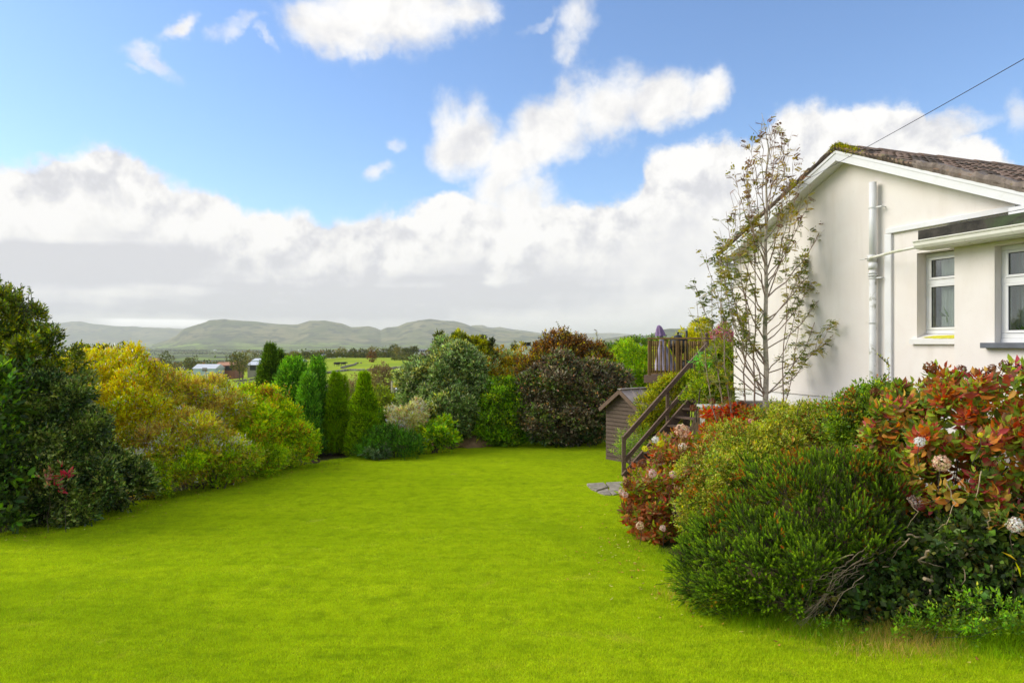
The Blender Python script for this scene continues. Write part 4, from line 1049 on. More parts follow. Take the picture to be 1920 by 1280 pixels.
# grey box and slab by the rowan
bx = thing('raised_planter', 'pale grey concrete planter edge behind the red-leaved hydrangea', 'planter', at(1340, 800, 13.0))
mb = MB(); mb.box(3.55, 4.15, 12.7, 13.1, .6, 1.92); mb.build('box', CONC, bx, bevel=.01)
mb = MB(); mb.box(3.5, 4.2, 12.65, 13.15, 1.925, 1.965); mb.build('coping', plain('coping_pale', (.45, .44, .40), .8, .1, 6), bx, bevel=.006)
slb = thing('retaining_kerb', 'low brown-grey concrete kerb in front of the rowan and the wall', 'kerb', at(1440, 765, 12.2))
mb = MB(); a1, a2 = Vector((4.0, 12.35, 0)), Vector((4.78, 12.1, 0)); mb.beam(a1 + Vector((0, 0, 1.80)), a2 + Vector((0, 0, 1.80)), .25, .6); mb.build('block', CONC, slb, bevel=.01)

# ================================================================ MIDDLE DISTANCE
def gtree(px, ybase, ytop, wpx, D, label, pal, name='tree', group=None, n=700, ls=None, cat='tree', trunk=True, gap=.3):
    """a tree standing at distance D whose crown spans ybase..ytop in the photograph"""
    c = at(px, ybase, D); zb_ = hz(c.x, c.y); top = at(px, ytop, D).z; H = top - zb_; w = wpx / F * D / 2
    t = thing(name, label, cat, (c.x, c.y, zb_), group)
    cz0 = zb_ + H * (.22 if trunk else .02); k = 5
    blobs = [((c.x + random.uniform(-.35, .35) * w, c.y + random.uniform(-.3, .3) * w, cz0 + (top - cz0) * random.uniform(.35, .62)), (w * random.uniform(.5, .75), w * .7, (top - cz0) * random.uniform(.32, .42))) for _ in range(k)]
    blobs.append(((c.x, c.y, cz0 + (top - cz0) * .55), (w * .7, w * .7, (top - cz0) * .45)))
    P_, N_ = shell(blobs, n // 4, 14, .36, None, .15)
    ls = ls or max(.10, D * .0016)
    B, Dd, S, L, Wd2 = sprigs(P_, N_, 4, ls * 1.6, ls, ls * .6, .35, 60)
    cc = palette(pal, B, sum(map(ord, label)) + int(px), .2, .9 / max(w, .5))
    link('crown', leaf_mesh('crown', B, Dd, S, L, Wd2, cc), LEAF_MATT, t)['kind'] = 'stuff'; TRI[0] += len(B) * 2
    sg = []
    for _ in range(6):
        e = Vector((c.x + random.uniform(-.6, .6) * w, c.y + random.uniform(-.4, .4) * w, cz0 + (top - cz0) * random.uniform(.4, .8)))
        m_ = Vector((c.x, c.y, zb_ + H * .25)); sg.append((m_, e, w * .03 + .02, w * .01))
    sg.append((Vector((c.x, c.y, zb_ - .3)), Vector((c.x, c.y, zb_ + H * .27)), w * .07 + .03, w * .04 + .02))
    link('trunk', twig_mesh('trunk', sg, 6), BARK, t)
    return t
DOL = [((.050, .060, .016), 4), ((.075, .075, .020), 3), ((.030, .040, .014), 3), ((.11, .085, .022), 1)]
RUST = [((.13, .055, .020), 3), ((.10, .06, .018), 3), ((.06, .055, .02), 2)]
OLV = [((.10, .10, .022), 4), ((.14, .11, .028), 3), ((.06, .065, .018), 2)]
GOLD = [((.26, .20, .012), 4), ((.30, .16, .012), 2), ((.14, .14, .015), 3), ((.24, .10, .012), 1)]
belt = 'dark trees in the belt behind the pasture'
BELT = ['olive tree against the left side of the white-roofed barn', 'dark tree just behind the white-roofed barn', 'dark belt tree right of the small dark conifer tip', 'belt tree above the feathery green conifer', 'broad belt tree above the narrow blue-green conifer',
    'olive belt tree left of the two-gabled farmhouse', 'tall belt tree right of the small white cottage', 'belt tree halfway between the small cottage and the rust-brown bush', 'belt tree left above the rust-brown bush', 'belt tree straight above the rust-brown bush', 'belt tree right above the rust-brown bush',
    'tallest dark tree in the belt, left of the two pines', 'belt tree above the little bright field', 'belt tree touching the left pine by the farmhouse', 'dark tree left of the yellow-green conifer spire', 'paler belt tree behind the two-gabled farmhouse',
    'belt tree rising behind the right gable of the two-gabled farmhouse', 'far belt tree behind the small dark conifer tip', 'far belt tree above the white-roofed barn', 'far belt tree above the orange-roofed barn']
for k, (px, yb, yt, w, D) in enumerate([(455, 700, 664, 30, 260), (490, 682, 663, 30, 620), (535, 680, 664, 26, 560), (552, 682, 661, 22, 520), (575, 680, 662, 24, 540), (596, 676, 664, 22, 560),
        (640, 672, 655, 26, 640), (664, 669, 656, 20, 640), (680, 668, 657, 22, 650), (700, 667, 654, 24, 660), (722, 668, 655, 26, 620), (738, 668, 650, 18, 600),
        (748, 668, 653, 24, 580), (765, 668, 655, 20, 560), (830, 668, 655, 20, 560), (600, 672, 659, 20, 760), (620, 668, 657, 22, 800), (520, 676, 662, 24, 760), (470, 676, 660, 26, 820), (440, 676, 664, 22, 820)]):
    gtree(px, yb, yt, w, D, BELT[k], DOL if k % 3 else OLV, group=belt, n=900)
gtree(311, 700, 663, 30, 300, 'round dark tree directly behind the golden shrub hedge, left of the barns', DOL, n=1200)
gtree(282, 702, 676, 24, 280, 'low dark bush tree left of the round dark tree behind the golden hedge', DOL, n=900)
gtree(360, 690, 670, 20, 420, 'small dark tree just left of the blue-white barn', DOL, n=800)
gtree(449, 698, 664, 28, 250, 'spreading olive tree between the orange-roofed barn and the white-roofed barn', DOL, n=1400)
gtree(698, 676, 660, 15, 400, 'round rust-brown bush at the edge of the pasture under the tree belt', RUST, name='bush', cat='bush', trunk=False, n=900)
gtree(779, 668, 649, 6, 520, 'thin dark pine left of the white farmhouse gable', DOL, name='pine_tree', n=400)
gtree(773, 668, 651, 6, 520, 'smaller dark pine just left of the thin pine by the white farmhouse', DOL, name='pine_tree', n=400)
gtree(806, 672, 657, 18, 500, 'olive tree right of the white farmhouse', OLV, n=700)
gtree(790, 672, 664, 10, 420, 'small russet shrub below the white farmhouse', RUST, name='bush', cat='bush', trunk=False, n=400)
gtree(768, 673, 664, 9, 400, 'little dark shrub in the bright field under the two pines', DOL, name='bush', cat='bush', trunk=False, n=400)
TW = [((.13, .10, .055), 3), ((.17, .13, .06), 3), ((.12, .12, .03), 1)]
gtree(712, 745, 682, 46, 52, 'bare brownish twiggy tree standing in front of the pasture behind the thujas', TW, n=4200, ls=.14)
gtree(655, 745, 708, 34, 40, 'low twiggy grey-brown bush between the two thujas', TW, name='bush', cat='bush', n=2400, ls=.11)
gtree(588, 730, 690, 34, 46, 'rusty twiggy tree behind the narrow conifer', RUST, n=1800, ls=.12)
gtree(785, 722, 690, 44, 60, 'brown-purple thicket at the pasture edge left of the grey-leaved shrub', [((.12, .085, .06), 3), ((.08, .06, .04), 2)], name='thicket', cat='thicket', trunk=False, n=2400, ls=.16)
gtree(755, 730, 706, 26, 50, 'dark leafless bramble bush beside the leaning pole', [((.09, .08, .045), 3), ((.12, .10, .05), 2)], name='bush', cat='bush', trunk=False, n=1400, ls=.12)
mid_band = 'golden and orange trees behind the garden hedge'
for (px, yb, yt, w, D, lb, pl) in [(900, 745, 655, 60, 42, 'golden leafy tree rising behind the middle of the far hedge', GOLD), (940, 740, 652, 70, 46, 'orange-gold tree behind the lime green shrub', GOLD),
        (975, 735, 655, 60, 50, 'gold-green tree left of the copper tree', GOLD), (1010, 720, 660, 50, 56, 'amber tree half hidden behind the copper tree', GOLD),
        (965, 700, 640, 14, 120, 'small dark spruce top standing above the golden trees', DOL), (925, 700, 648, 36, 110, 'olive tree above and behind the orange-gold tree', OLV),
        (1130, 700, 640, 50, 70, 'russet-topped tree right of the copper tree', RUST), (1165, 700, 648, 60, 62, 'olive tree behind the lime bushes left of the deck', OLV), (1215, 700, 640, 60, 75, 'dark olive tree beside the deck corner', DOL),
        (1250, 700, 645, 60, 90, 'dark tree seen through the deck railing', DOL), (1290, 710, 650, 70, 60, 'yellow-olive tree behind the deck railing', GOLD), (860, 720, 660, 60, 60, 'olive-gold tree behind the yellow conifer', OLV)]:
    gtree(px, yb, yt, w, D, lb, pl, group=mid_band, n=5200, ls=.16)

def barn(px0, px1, yb, yeave, yridge, D, label, wallc, roofc, cat='barn', name='barn', depth=10, hip=False, doors=()):
    a, b = at(px0, yb, D), at(px1, yb, D); ze = at(px0, yeave, D).z; zr = at(px0, yridge, D).z; zb_ = min(hz(a.x, D), a.z, b.z) - .5
    t = thing(name, label, cat, ((a.x + b.x) / 2, D + depth / 2, a.z))
    MB().box(a.x, b.x, D, D + depth, zb_, ze - .004).build('wall', wallc, t)
    mb = MB(); o_ = .4; xs = (a.x - o_, b.x + o_); yy = (D - o_, D + depth / 2, D + depth + o_)
    hx = (b.x - a.x) * .12 if hip else 0
    v = [(xs[0], yy[0], ze), (xs[1], yy[0], ze), (xs[0] + hx, yy[1], zr), (xs[1] - hx, yy[1], zr), (xs[0], yy[2], ze), (xs[1], yy[2], ze)]
    mb.add(v, [(0, 1, 3, 2), (2, 3, 5, 4), (0, 2, 4), (1, 5, 3), (0, 4, 5, 1)]); mb.build('roof', roofc, t)
    for (x, w, z0, z1, nm, mm) in doors:
        xx = a.x + (b.x - a.x) * x; MB().box(xx, xx + w, D - .06, D - .005, a.z + z0, a.z + z1).build(nm, mm, t)
    return t
Mwhite = plain('whitewash', (.72, .72, .70), .8, .06, .3); Mblue = plain('pale_blue_sheet', (.50, .60, .68), .6, .06, .3); Mor = plain('rusty_sheet', (.42, .20, .10), .7, .3, .2)
Mgrey = plain('grey_block', (.26, .23, .20), .9, .15, .4); Mslate = plain('slate_roof', (.16, .16, .17), .7, .12, .3); Mpink = plain('pink_render', (.42, .28, .22), .9, .1, .5); Mrust = plain('brick_red_wall', (.30, .12, .07), .8, .2, .3)
Mwh_roof = plain('pale_sheet_roof', (.66, .68, .70), .5, .05, .2); Mdark = plain('dark_opening', (.03, .03, .03), .8, .1, 1); Myel = plain('yellow_render', (.55, .43, .16), .9, .1, .4)
barn(362, 403, 696, 691, 683, 300, 'long pale blue-white barn left of the orange-roofed barn', Mblue, Mwh_roof, doors=((.42, 2.2, 0, 1.6, 'door', Mgrey),))
barn(404, 441, 694, 685, 679, 310, 'barn with rusty orange roof and brown-red wall', Mrust, Mor, doors=((.5, 3, 0, 2, 'door', Mdark),))
barn(464, 487, 694, 684, 678, 290, 'barn with bright white roof and grey walls beside the dark conifer', Mgrey, Mwh_roof, doors=((.2, 2.5, 0, 2, 'door', Mdark),))
barn(473, 492, 678, 676, 672, 330, 'flat pale blue shed behind the white-roofed barn', Mblue, Mwh_roof)
barn(531, 548, 680, 679, 676, 360, 'low long building with pale roof right of the dark conifer', Mgrey, Mwh_roof)
barn(556, 566, 678, 677, 674, 400, 'small low pale shed at the near end of the pasture', Mgrey, Mwh_roof)
barn(582, 595, 675, 674, 671, 440, 'little white outbuilding left of the white farmhouse on the pasture', Mwhite, Mwh_roof)
barn(253, 298, 678, 676, 671, 700, 'long low factory with orange-red roof far behind the golden shrubs', Mrust, Mor, name='factory', cat='factory')
barn(598, 628, 751, 738, 724, 62, 'pinkish house roof half hidden between the narrow conifer and the thuja', Mpink, plain('pink_tile_roof', (.40, .26, .20), .9, .12, 1), name='house', cat='house', depth=8)
barn(737, 752, 741, 736, 729, 58, 'white lean-to beside the leaning pole', Mwhite, Mwh_roof, name='outbuilding', cat='outbuilding', depth=4)
def cottage(px0, px1, yb, ye, yr, D, label, wm, rm):
    t = barn(px0, px1, yb, ye, yr, D, label, wm, rm, 'house', 'house', 8)
    a, b = at(px0, yb, D), at(px1, yb, D); w = b.x - a.x; zr = at(px0, yr, D).z; ze = at(px0, ye, D).z
    gx_ = a.x + w * .18; mb = MB(); gw = w * .20
    mb.prism([(gx_ - gw, a.z - 1), (gx_ + gw, a.z - 1), (gx_ + gw, ze), (gx_, zr + .1), (gx_ - gw, ze)], lambda x, z: (x, D - 2.2, z), lambda x, z: (x, D + 3, z)); mb.build('gable', wm, t)
    mb = MB(); mb.prism([(gx_ - gw - .3, ze - .15), (gx_, zr + .3), (gx_ + gw + .3, ze - .15), (gx_, zr + .12)], lambda x, z: (x, D - 2.5, z), lambda x, z: (x, D + 3.6, z)); mb.build('roof', rm, t)
    for f in (.05, .26, .5, .66, .82):
        y_ = D - 2.26 if f < .3 else D - .06
        MB().box(a.x + w * f, a.x + w * f + 1.1, y_, y_ + .05, a.z + .9, a.z + 2.1).build('window', Mdark, t)
    MB().box(b.x - 1.6, b.x - .8, D + 3.5, D + 4.3, zr - .5, zr + 1.0).build('chimney', wm, t)
cottage(601, 624, 672, 668, 664, 470, 'white two-gabled farmhouse with slate roof on the near hill edge', Mwhite, Mslate)
cottage(778, 801, 662, 658, 655, 540, 'white farmhouse with gable beyond the bright field, beside two pines', Mwhite, Mslate)
cottage(636, 643, 669, 667, 665, 560, 'small white cottage right of the two-gabled farmhouse', Mwhite, Mslate)
cottage(804, 814, 666, 663, 660, 480, 'ochre-walled cottage right of the white farmhouse', Myel, Mslate)
cottage(980, 992, 652, 649, 645, 260, 'pale cottage among the golden trees left of the copper tree', Mwhite, Mslate)

# leaning pole
pl_ = thing('wooden_pole', 'thin pale wooden pole standing behind the pale pieris', 'pole', at(736, 752, 45))
MB().tube([at(736, 756, 45), at(735, 714, 45)], [.09, .075], 8).build('pole', BARK_PALE, pl_)
MB().beam(at(733, 716.5, 45), at(738, 716.5, 45), .06, .06).build('crossarm', BARK_PALE, pl_)

# dry-stone walls: individual stones near enough to read, else joined
STONE = plain('field_stone', (.27, .24, .19), .95, .3, .6, .3, c2=(.14, .12, .09), scale2=.3)
def stone_wall(path, D, label, hgt=1.2, per=1.0):
    """path: (px, py) of the base on the terrain"""
    P_ = []
    for (px, py) in path:
        lo, hi = 30., 900.; az_ = (px - 960) / F
        best = min((abs((645 - py) / F * d + EYE - hz(az_ * d, d)), d) for d in np.linspace(D * .6, D * 1.6, 120)); P_.append(Vector((az_ * best[1], best[1], 0)))
    t = thing('stone_wall', label, 'wall', (P_[0].x, P_[0].y, hz(P_[0].x, P_[0].y)))
    mb = MB(); r = random.Random(len(path))
    for a, b in zip(P_[:-1], P_[1:]):
        n = max(1, int((b - a).length / per))
        for k in range(n):
            p = a.lerp(b, (k + .5) / n); z = hz(p.x, p.y); d = (b - a).normalized(); s = Vector((d.y, -d.x, 0))
            for lay in range(2):
                h = hgt * r.uniform(.4, .62); q = p + s * r.uniform(-.12, .12); z0 = z - .2 + lay * hgt * .5; l = per * r.uniform(.42, .58)
                v = []
                for zz, sc in ((z0, 1), (z0 + h, .8)):
                    for (dx, dy) in ((-1, -1), (1, -1), (1, 1), (-1, 1)):
                        q2 = q + d * dx * l * sc * r.uniform(.85, 1.1) + s * dy * .35 * sc * r.uniform(.85, 1.1); v.append((q2.x, q2.y, zz + r.uniform(-.08, .08)))
                mb.hexa(v)
    o = mb.build('stones', STONE, t); o['kind'] = 'stuff'
stone_wall([(640, 691), (655, 687), (668, 680), (674, 676), (680, 673)], 240, 'dry-stone wall climbing the pasture to the rust-brown bush', .85)
stone_wall([(598, 701), (618, 700), (650, 695), (680, 695), (712, 693), (740, 692)], 190, 'long dry-stone wall crossing the middle of the pasture', .8)
stone_wall([(724, 691), (748, 690), (775, 687), (800, 684)], 205, 'dry-stone wall between the two bright fields on the right', .8)
stone_wall([(440, 702), (462, 700), (486, 697)], 150, 'low wall in front of the barns beside the dark conifer', .9)
stone_wall([(446, 708), (466, 707), (488, 706)], 130, 'lower broken wall below the barns', .8)

# hedgerows on the fields
def hedgerow(path, D, label, hgt, pal, n=1500, ls=.5):
    P_ = [];
    for (px, py) in path:
        az_ = (px - 960) / F
        best = min((abs((645 - py) / F * d + EYE - hz(az_ * d, d)), d) for d in np.linspace(D * .5, D * 1.7, 140)); P_.append((az_ * best[1], best[1]))
    P_ = np.array(P_); seg = np.linalg.norm(np.diff(P_, axis=0), axis=1); cum = np.r_[0, np.cumsum(seg)]
    t = rng.uniform(0, cum[-1], n); x = np.interp(t, cum, P_[:, 0]); y = np.interp(t, cum, P_[:, 1])
    hh = hgt * (1 + .35 * np.sin(t * .21 + 1) * np.sin(t * .083)) * rng.uniform(.1, 1, n) ** .6
    B = np.stack([x + rng.normal(0, .5, n), y + rng.normal(0, .8, n), height(x, y) + hh], -1); D_2 = rdir(n) + np.array([0, 0, .5])
    o = thing('hedgerow', label, 'hedgerow', (P_[0][0], P_[0][1], hz(*P_[0])))
    link('foliage', leaf_mesh('foliage', B, D_2, rdir(n), rng.uniform(.6, 1.2, n) * ls, ls * .7, palette(pal, B, 3, .2, .1)), LEAF_MATT, o)['kind'] = 'stuff'; TRI[0] += n * 2
hedgerow([(565, 679), (600, 676), (640, 672), (680, 668), (720, 666), (740, 667)], 420, 'dark hedgerow along the top edge of the pasture', 3.2, DOL, 5200, .9)
hedgerow([(735, 677), (770, 677), (800, 677), (812, 678)], 320, 'dark hedgerow between the upper and lower bright fields on the right', 2.0, DOL, 2200, .6)
hedgerow([(738, 671), (760, 672), (790, 673), (815, 673)], 400, 'low hedgerow below the white farmhouse', 1.6, DOL, 1600, .6)
hedgerow([(340, 704), (380, 698), (440, 698), (490, 695)], 240, 'scrubby hedgerow in front of the barns', 1.8, OLV, 2200, .6)
# cattle
COW = plain('black_hide', (.02, .018, .016), .8, .1, 4)
def cow(px, py, D, rz, label):
    p = at(px, py, D); z = hz(p.x, p.y)
    me = bpy.data.meshes.get('cow_body')
    if me is None:
        bm = bmesh.new()
        pts = [(-1.0, 0, 1.15, .30), (-.5, 0, 1.1, .42), (0, 0, 1.05, .45), (.5, 0, 1.1, .42), (.85, 0, 1.25, .30), (1.15, 0, 1.3, .2), (1.45, 0, 1.15, .16), (1.62, 0, 1.05, .10)]
        mb = MB(); mb.tube([q[:3] for q in pts], [q[3] for q in pts], 8)
        for lx in (-.8, .7):
            for ly in (-.22, .22): mb.tube([(lx, ly, 1.0), (lx - .03, ly, .5), (lx, ly, 0)], [.14, .08, .06], 6)
        mb.tube([(-1.1, 0, 1.3), (-1.3, 0, .9), (-1.3, 0, .5)], [.04, .03, .05], 5)
        me = mesh_from(mb.v, mb.f, 'cow_body', True)
    o = link('cow', me, COW, None, (p.x, p.y, z), (0, 0, rz), (1.25,) * 3); tag(o, label, 'cow', 'cattle grazing on the pasture')
cow(631, 674.5, 330, .3, 'leftmost black cow grazing near the top of the pasture'); cow(634.5, 674.5, 335, 1.2, 'black cow close behind the leftmost one'); cow(644, 674.5, 330, .1, 'black cow standing apart to the right on the pasture')

# far lowland: scattered houses, town and woods
fh_me = []
for k in range(3):
    mb = MB(); w_, d_, h_ = (9, 7, 3.2) if k == 0 else (13, 8, 4.5) if k == 1 else (22, 14, 5)
    mb.box(-w_, w_, -d_, d_, -4, h_); mb.add([(-w_, -d_, h_ + .01), (w_, -d_, h_ + .01), (w_, d_, h_ + .01), (-w_, d_, h_ + .01), (-w_, 0, h_ + 4), (w_, 0, h_ + 4)], [(0, 1, 5, 4), (1, 2, 5), (2, 3, 4, 5), (3, 0, 4)])
    m_ = mesh_from(mb.v, mb.f, 'far_house'); m_.materials.append(Mwhite); m_.materials.append(Mslate if k < 2 else Mwh_roof)
    m_.polygons.foreach_set('material_index', [0] * 6 + [1] * 4); fh_me.append(m_)
r_ = random.Random(3)
for k in range(95):
    px = r_.uniform(130, 1150); py = r_.choice([r_.uniform(650, 662), r_.uniform(649, 655)]); D = 62 * F / (py - 645)
    if D > 9500: D = r_.uniform(6000, 9500)
    x, y = (px - 960) / F * D, D
    o = link('far_house', fh_me[r_.choice((0, 0, 1))], None, None, (x, y, hz(x, y) + 2), (0, 0, r_.uniform(0, 3.1)), (1.5,) * 3)
    tag(o, 'tiny white house scattered in the hazy lowland below the hills', 'house', 'white houses scattered over the lowland')
mb = MB()
for k in range(420):
    px = r_.gauss(720, 70) if k % 2 else r_.uniform(640, 880); py = r_.uniform(651, 660); D = 62 * F / (py - 645); x, y = (px - 960) / F * D, D; z = hz(x, y)
    w_, d_, h_ = r_.uniform(6, 16), r_.uniform(5, 9), r_.uniform(5, 9)
    if k % 17 == 0: w_, h_ = r_.uniform(40, 70), 9
    mb.box(x - w_, x + w_, y - d_, y + d_, z - 3, z + h_); mb.add([(x - w_, y - d_, z + h_ + .01), (x + w_, y - d_, z + h_ + .01), (x + w_, y, z + h_ + 4), (x - w_, y, z + h_ + 4)], [(0, 1, 2, 3)])
tn = mb.build('distant_town', plain('town_walls', (.55, .52, .48), .8, .5, .02)); tn['kind'] = 'stuff'
# far woods: leaf clumps standing up from the lowland in strips and copses
n = 26000
pyv = 646.5 + 18 * rng.uniform(size=n) ** 1.3; Dv = np.minimum(62 * F / (pyv - 645), 11000) * rng.uniform(.9, 1.1, n); pxv = rng.uniform(-250, 1500, n)
xv = (pxv - 960) / F * Dv; keepm = (sn(np.stack([xv, Dv * 1.0], -1), 77, .0016, 3) > .22) & (Dv > 900)
xv, Dv2 = xv[keepm], Dv[keepm]; nn_ = len(xv); zz = height(xv, Dv2)
B = np.stack([xv, Dv2, zz], -1)
B = np.repeat(B, 5, 0) + rng.normal(size=(nn_ * 5, 3)) * np.array([9, 6, 1.5]) + np.array([0, 0, 4]); 
cc = palette([((.035, .045, .018), 4), ((.06, .07, .022), 2), ((.08, .07, .03), 1)], B, 5, .2, .002)
fw = link('distant_woods', leaf_mesh('distant_woods', B, rdir(len(B)) + np.array([0, 0, .8]), rdir(len(B)), rng.uniform(8, 15, len(B)), 9., cc), LEAF_MATT); fw['kind'] = 'stuff'
n = 9000   # nearer woodland on the drop behind the ridge
pxv = rng.uniform(100, 900, n); Dv = rng.uniform(700, 1500, n); xv = (pxv - 960) / F * Dv
B = np.stack([xv, Dv, height(xv, Dv)], -1); B = np.repeat(B, 5, 0) + rng.normal(size=(n * 5, 3)) * np.array([3, 3, 2.2]) + np.array([0, 0, 6.0])
B[:, 2] += 3 * sn(B[:, :2], 8, .012, 2)
cc = palette([((.045, .055, .018), 4), ((.08, .075, .022), 3), ((.12, .08, .025), 1), ((.03, .04, .015), 2)], B, 15, .2, .01)
fw = link('valley_woods', leaf_mesh('valley_woods', B, rdir(len(B)) + np.array([0, 0, .8]), rdir(len(B)), rng.uniform(2, 4, len(B)), 2.4, cc), LEAF_MATT); fw['kind'] = 'stuff'

# ================================================================ GARDEN SHRUBS
DG = [((.028, .050, .012), 5), ((.045, .080, .016), 3), ((.075, .10, .012), 1.5)]
DGT = [((.085, .115, .012), 4), ((.17, .18, .014), 2.5), ((.045, .068, .012), 3)]
GG = [((.105, .14, .028), 4), ((.20, .23, .075), 2.5), ((.060, .085, .018), 3)]
LG = [((.15, .26, .020), 4), ((.09, .17, .018), 4), ((.23, .33, .03), 1.2)]
YO = [((.42, .33, .025), 4.0), ((.36, .36, .018), 5), ((.46, .23, .025), 1.8), ((.66, .52, .32), .6), ((.22, .29, .018), 2)]
TAN = [((.48, .29, .08), 4), ((.40, .32, .035), 3.5), ((.27, .36, .018), 3.5), ((.72, .56, .40), .9)]
LIME = [((.26, .38, .012), 4), ((.18, .33, .014), 3), ((.30, .30, .02), 2), ((.30, .17, .03), 1)]
bush('laurel_tree', 'tall dark evergreen tree at the left edge of the lawn, towering over the shrubs', 'tree',
     [(-10, 640, 12.6, 75, 75, .8), (-30, 590, 12.7, 60, 45, .7), (40, 700, 12.4, 80, 80, .8), (-20, 760, 12.3, 110, 110, .9), (5, 575, 12.7, 22, 24, .35)], DGT, 8200, 9, .17, .062, .03, LEAF_GLOSS, .8, 50, 40, .24, skin=.2, stemn=16, r0=.03)
bush('evergreen_shrub', 'broad dark green glossy shrub sloping down to the lawn at the left', 'shrub',
     [(70, 800, 11.9, 85, 85, .7), (140, 865, 12.1, 88, 80, .7), (215, 908, 12.8, 60, 46, .5), (40, 905, 11.6, 80, 75, .5), (110, 935, 11.7, 85, 44, .5), (105, 745, 12.3, 45, 45, .6)], GG + DG[:1], 11000, 9, .16, .062, .030, LEAF_GLOSS, .5, 55, 42, .24, skin=.16, stemn=14)
bush('leafy_shrub', 'bright green broad-leaved shrub at the far left edge in front of the dark evergreens', 'shrub',
     [(0, 770, 11.2, 38, 65, .35), (-20, 860, 10.9, 42, 80, .35), (24, 712, 11.5, 16, 18, .25), (8, 945, 10.7, 30, 38, .3)], DG + LG[1:2], 620, 9, .24, .095, .050, LEAF, .5, 60, 16, .34, 'broad', stemn=8)
bush('pieris_shrub', 'small shrub sprig with crimson young leaves poking out of the dark shrub', 'shrub',
     [(116, 890, 10.95, 16, 12, .12), (100, 912, 10.9, 14, 12, .10)], [((.28, .03, .04), 2), ((.12, .15, .04), 3), ((.30, .12, .08), 1.5)], 22, 7, .10, .085, .030, LEAF_GLOSS, .6, 55, 6, .5, 'broad', stemn=2, r0=.006)
G_ = 'golden shrubs along the left side of the lawn'
def fluff(col, k, size):
    pass
bush('golden_shrub', 'yellow-orange shrub with upright sprays against the hills, right of the dark evergreens', 'shrub',
     [(180, 730, 15.2, 62, 55, .8), (240, 730, 15.6, 60, 60, .8), (210, 820, 14.4, 70, 80, .8), (150, 700, 15.5, 40, 25, .5), (270, 800, 14.6, 50, 80, .8)], YO, 8500, 8, .20, .052, .021, LEAF, .9, 45, 40, .25, group=G_, skin=.2, stemn=40, r0=.012, bark=BARK_PALE)
bush('dark_topped_shrub', 'dark green shoots sticking up above the golden shrub', 'shrub',
     [(160, 680, 16.4, 22, 14, .3), (200, 676, 16.4, 20, 16, .3), (238, 680, 16.5, 24, 18, .3), (158, 664, 16.4, 8, 8, .2), (240, 666, 16.5, 9, 9, .2), (190, 668, 16.4, 8, 8, .2)], [((.12, .13, .012), 3), ((.05, .07, .012), 3), ((.24, .20, .01), 1)], 700, 9, .16, .06, .03, LEAF, .9, 50, 8, .4, stemn=10)
bush('tan_shrub', 'tan and olive twiggy shrub in the middle of the golden hedge', 'shrub',
     [(325, 760, 15.8, 60, 52, .9), (400, 782, 16.2, 58, 56, .9), (350, 850, 14.8, 80, 55, .8), (300, 860, 14.3, 50, 50, .7), (420, 850, 15.4, 60, 45, .8), (360, 738, 16.4, 50, 24, .6)], TAN, 10500, 8, .18, .050, .020, LEAF, .6, 50, 40, .25, group=G_, skin=.2, stemn=60, r0=.010, bark=DEADWOOD, extra=lambda B_, P_, N_: [(tuple(P_[i_] - N_[i_] * .12), tuple(P_[i_] + N_[i_] * .16 + np.array([random.gauss(0, .05), 0, random.gauss(.06, .05)])), .006, .003) for i_ in range(0, len(P_), 6)])
bush('lime_shrub', 'lime green shrub with fresh leaves at the right end of the golden hedge', 'shrub',
     [(475, 768, 17.6, 52, 32, .8), (505, 802, 17.6, 50, 52, .8), (545, 840, 17.4, 45, 40, .7), (480, 830, 16.8, 55, 55, .8), (440, 792, 17.2, 48, 48, .8)], LIME, 9000, 8, .17, .056, .026, LEAF, .5, 52, 40, .26, group=G_, skin=.18, stemn=24, r0=.010)
bush('low_green_shrub', 'low yellow-green leafy skirt of shoots at the lawn edge under the tan shrub', 'shrub',
     [(300, 895, 13.7, 50, 26, .35), (360, 880, 14.3, 55, 32, .4), (430, 868, 15.0, 50, 30, .4), (500, 868, 16.2, 40, 24, .4)], [((.20, .32, .015), 3), ((.26, .34, .02), 2), ((.11, .17, .015), 2)], 3300, 8, .13, .042, .020, LEAF, .5, 55, 24, .32, group=G_, stemn=10)

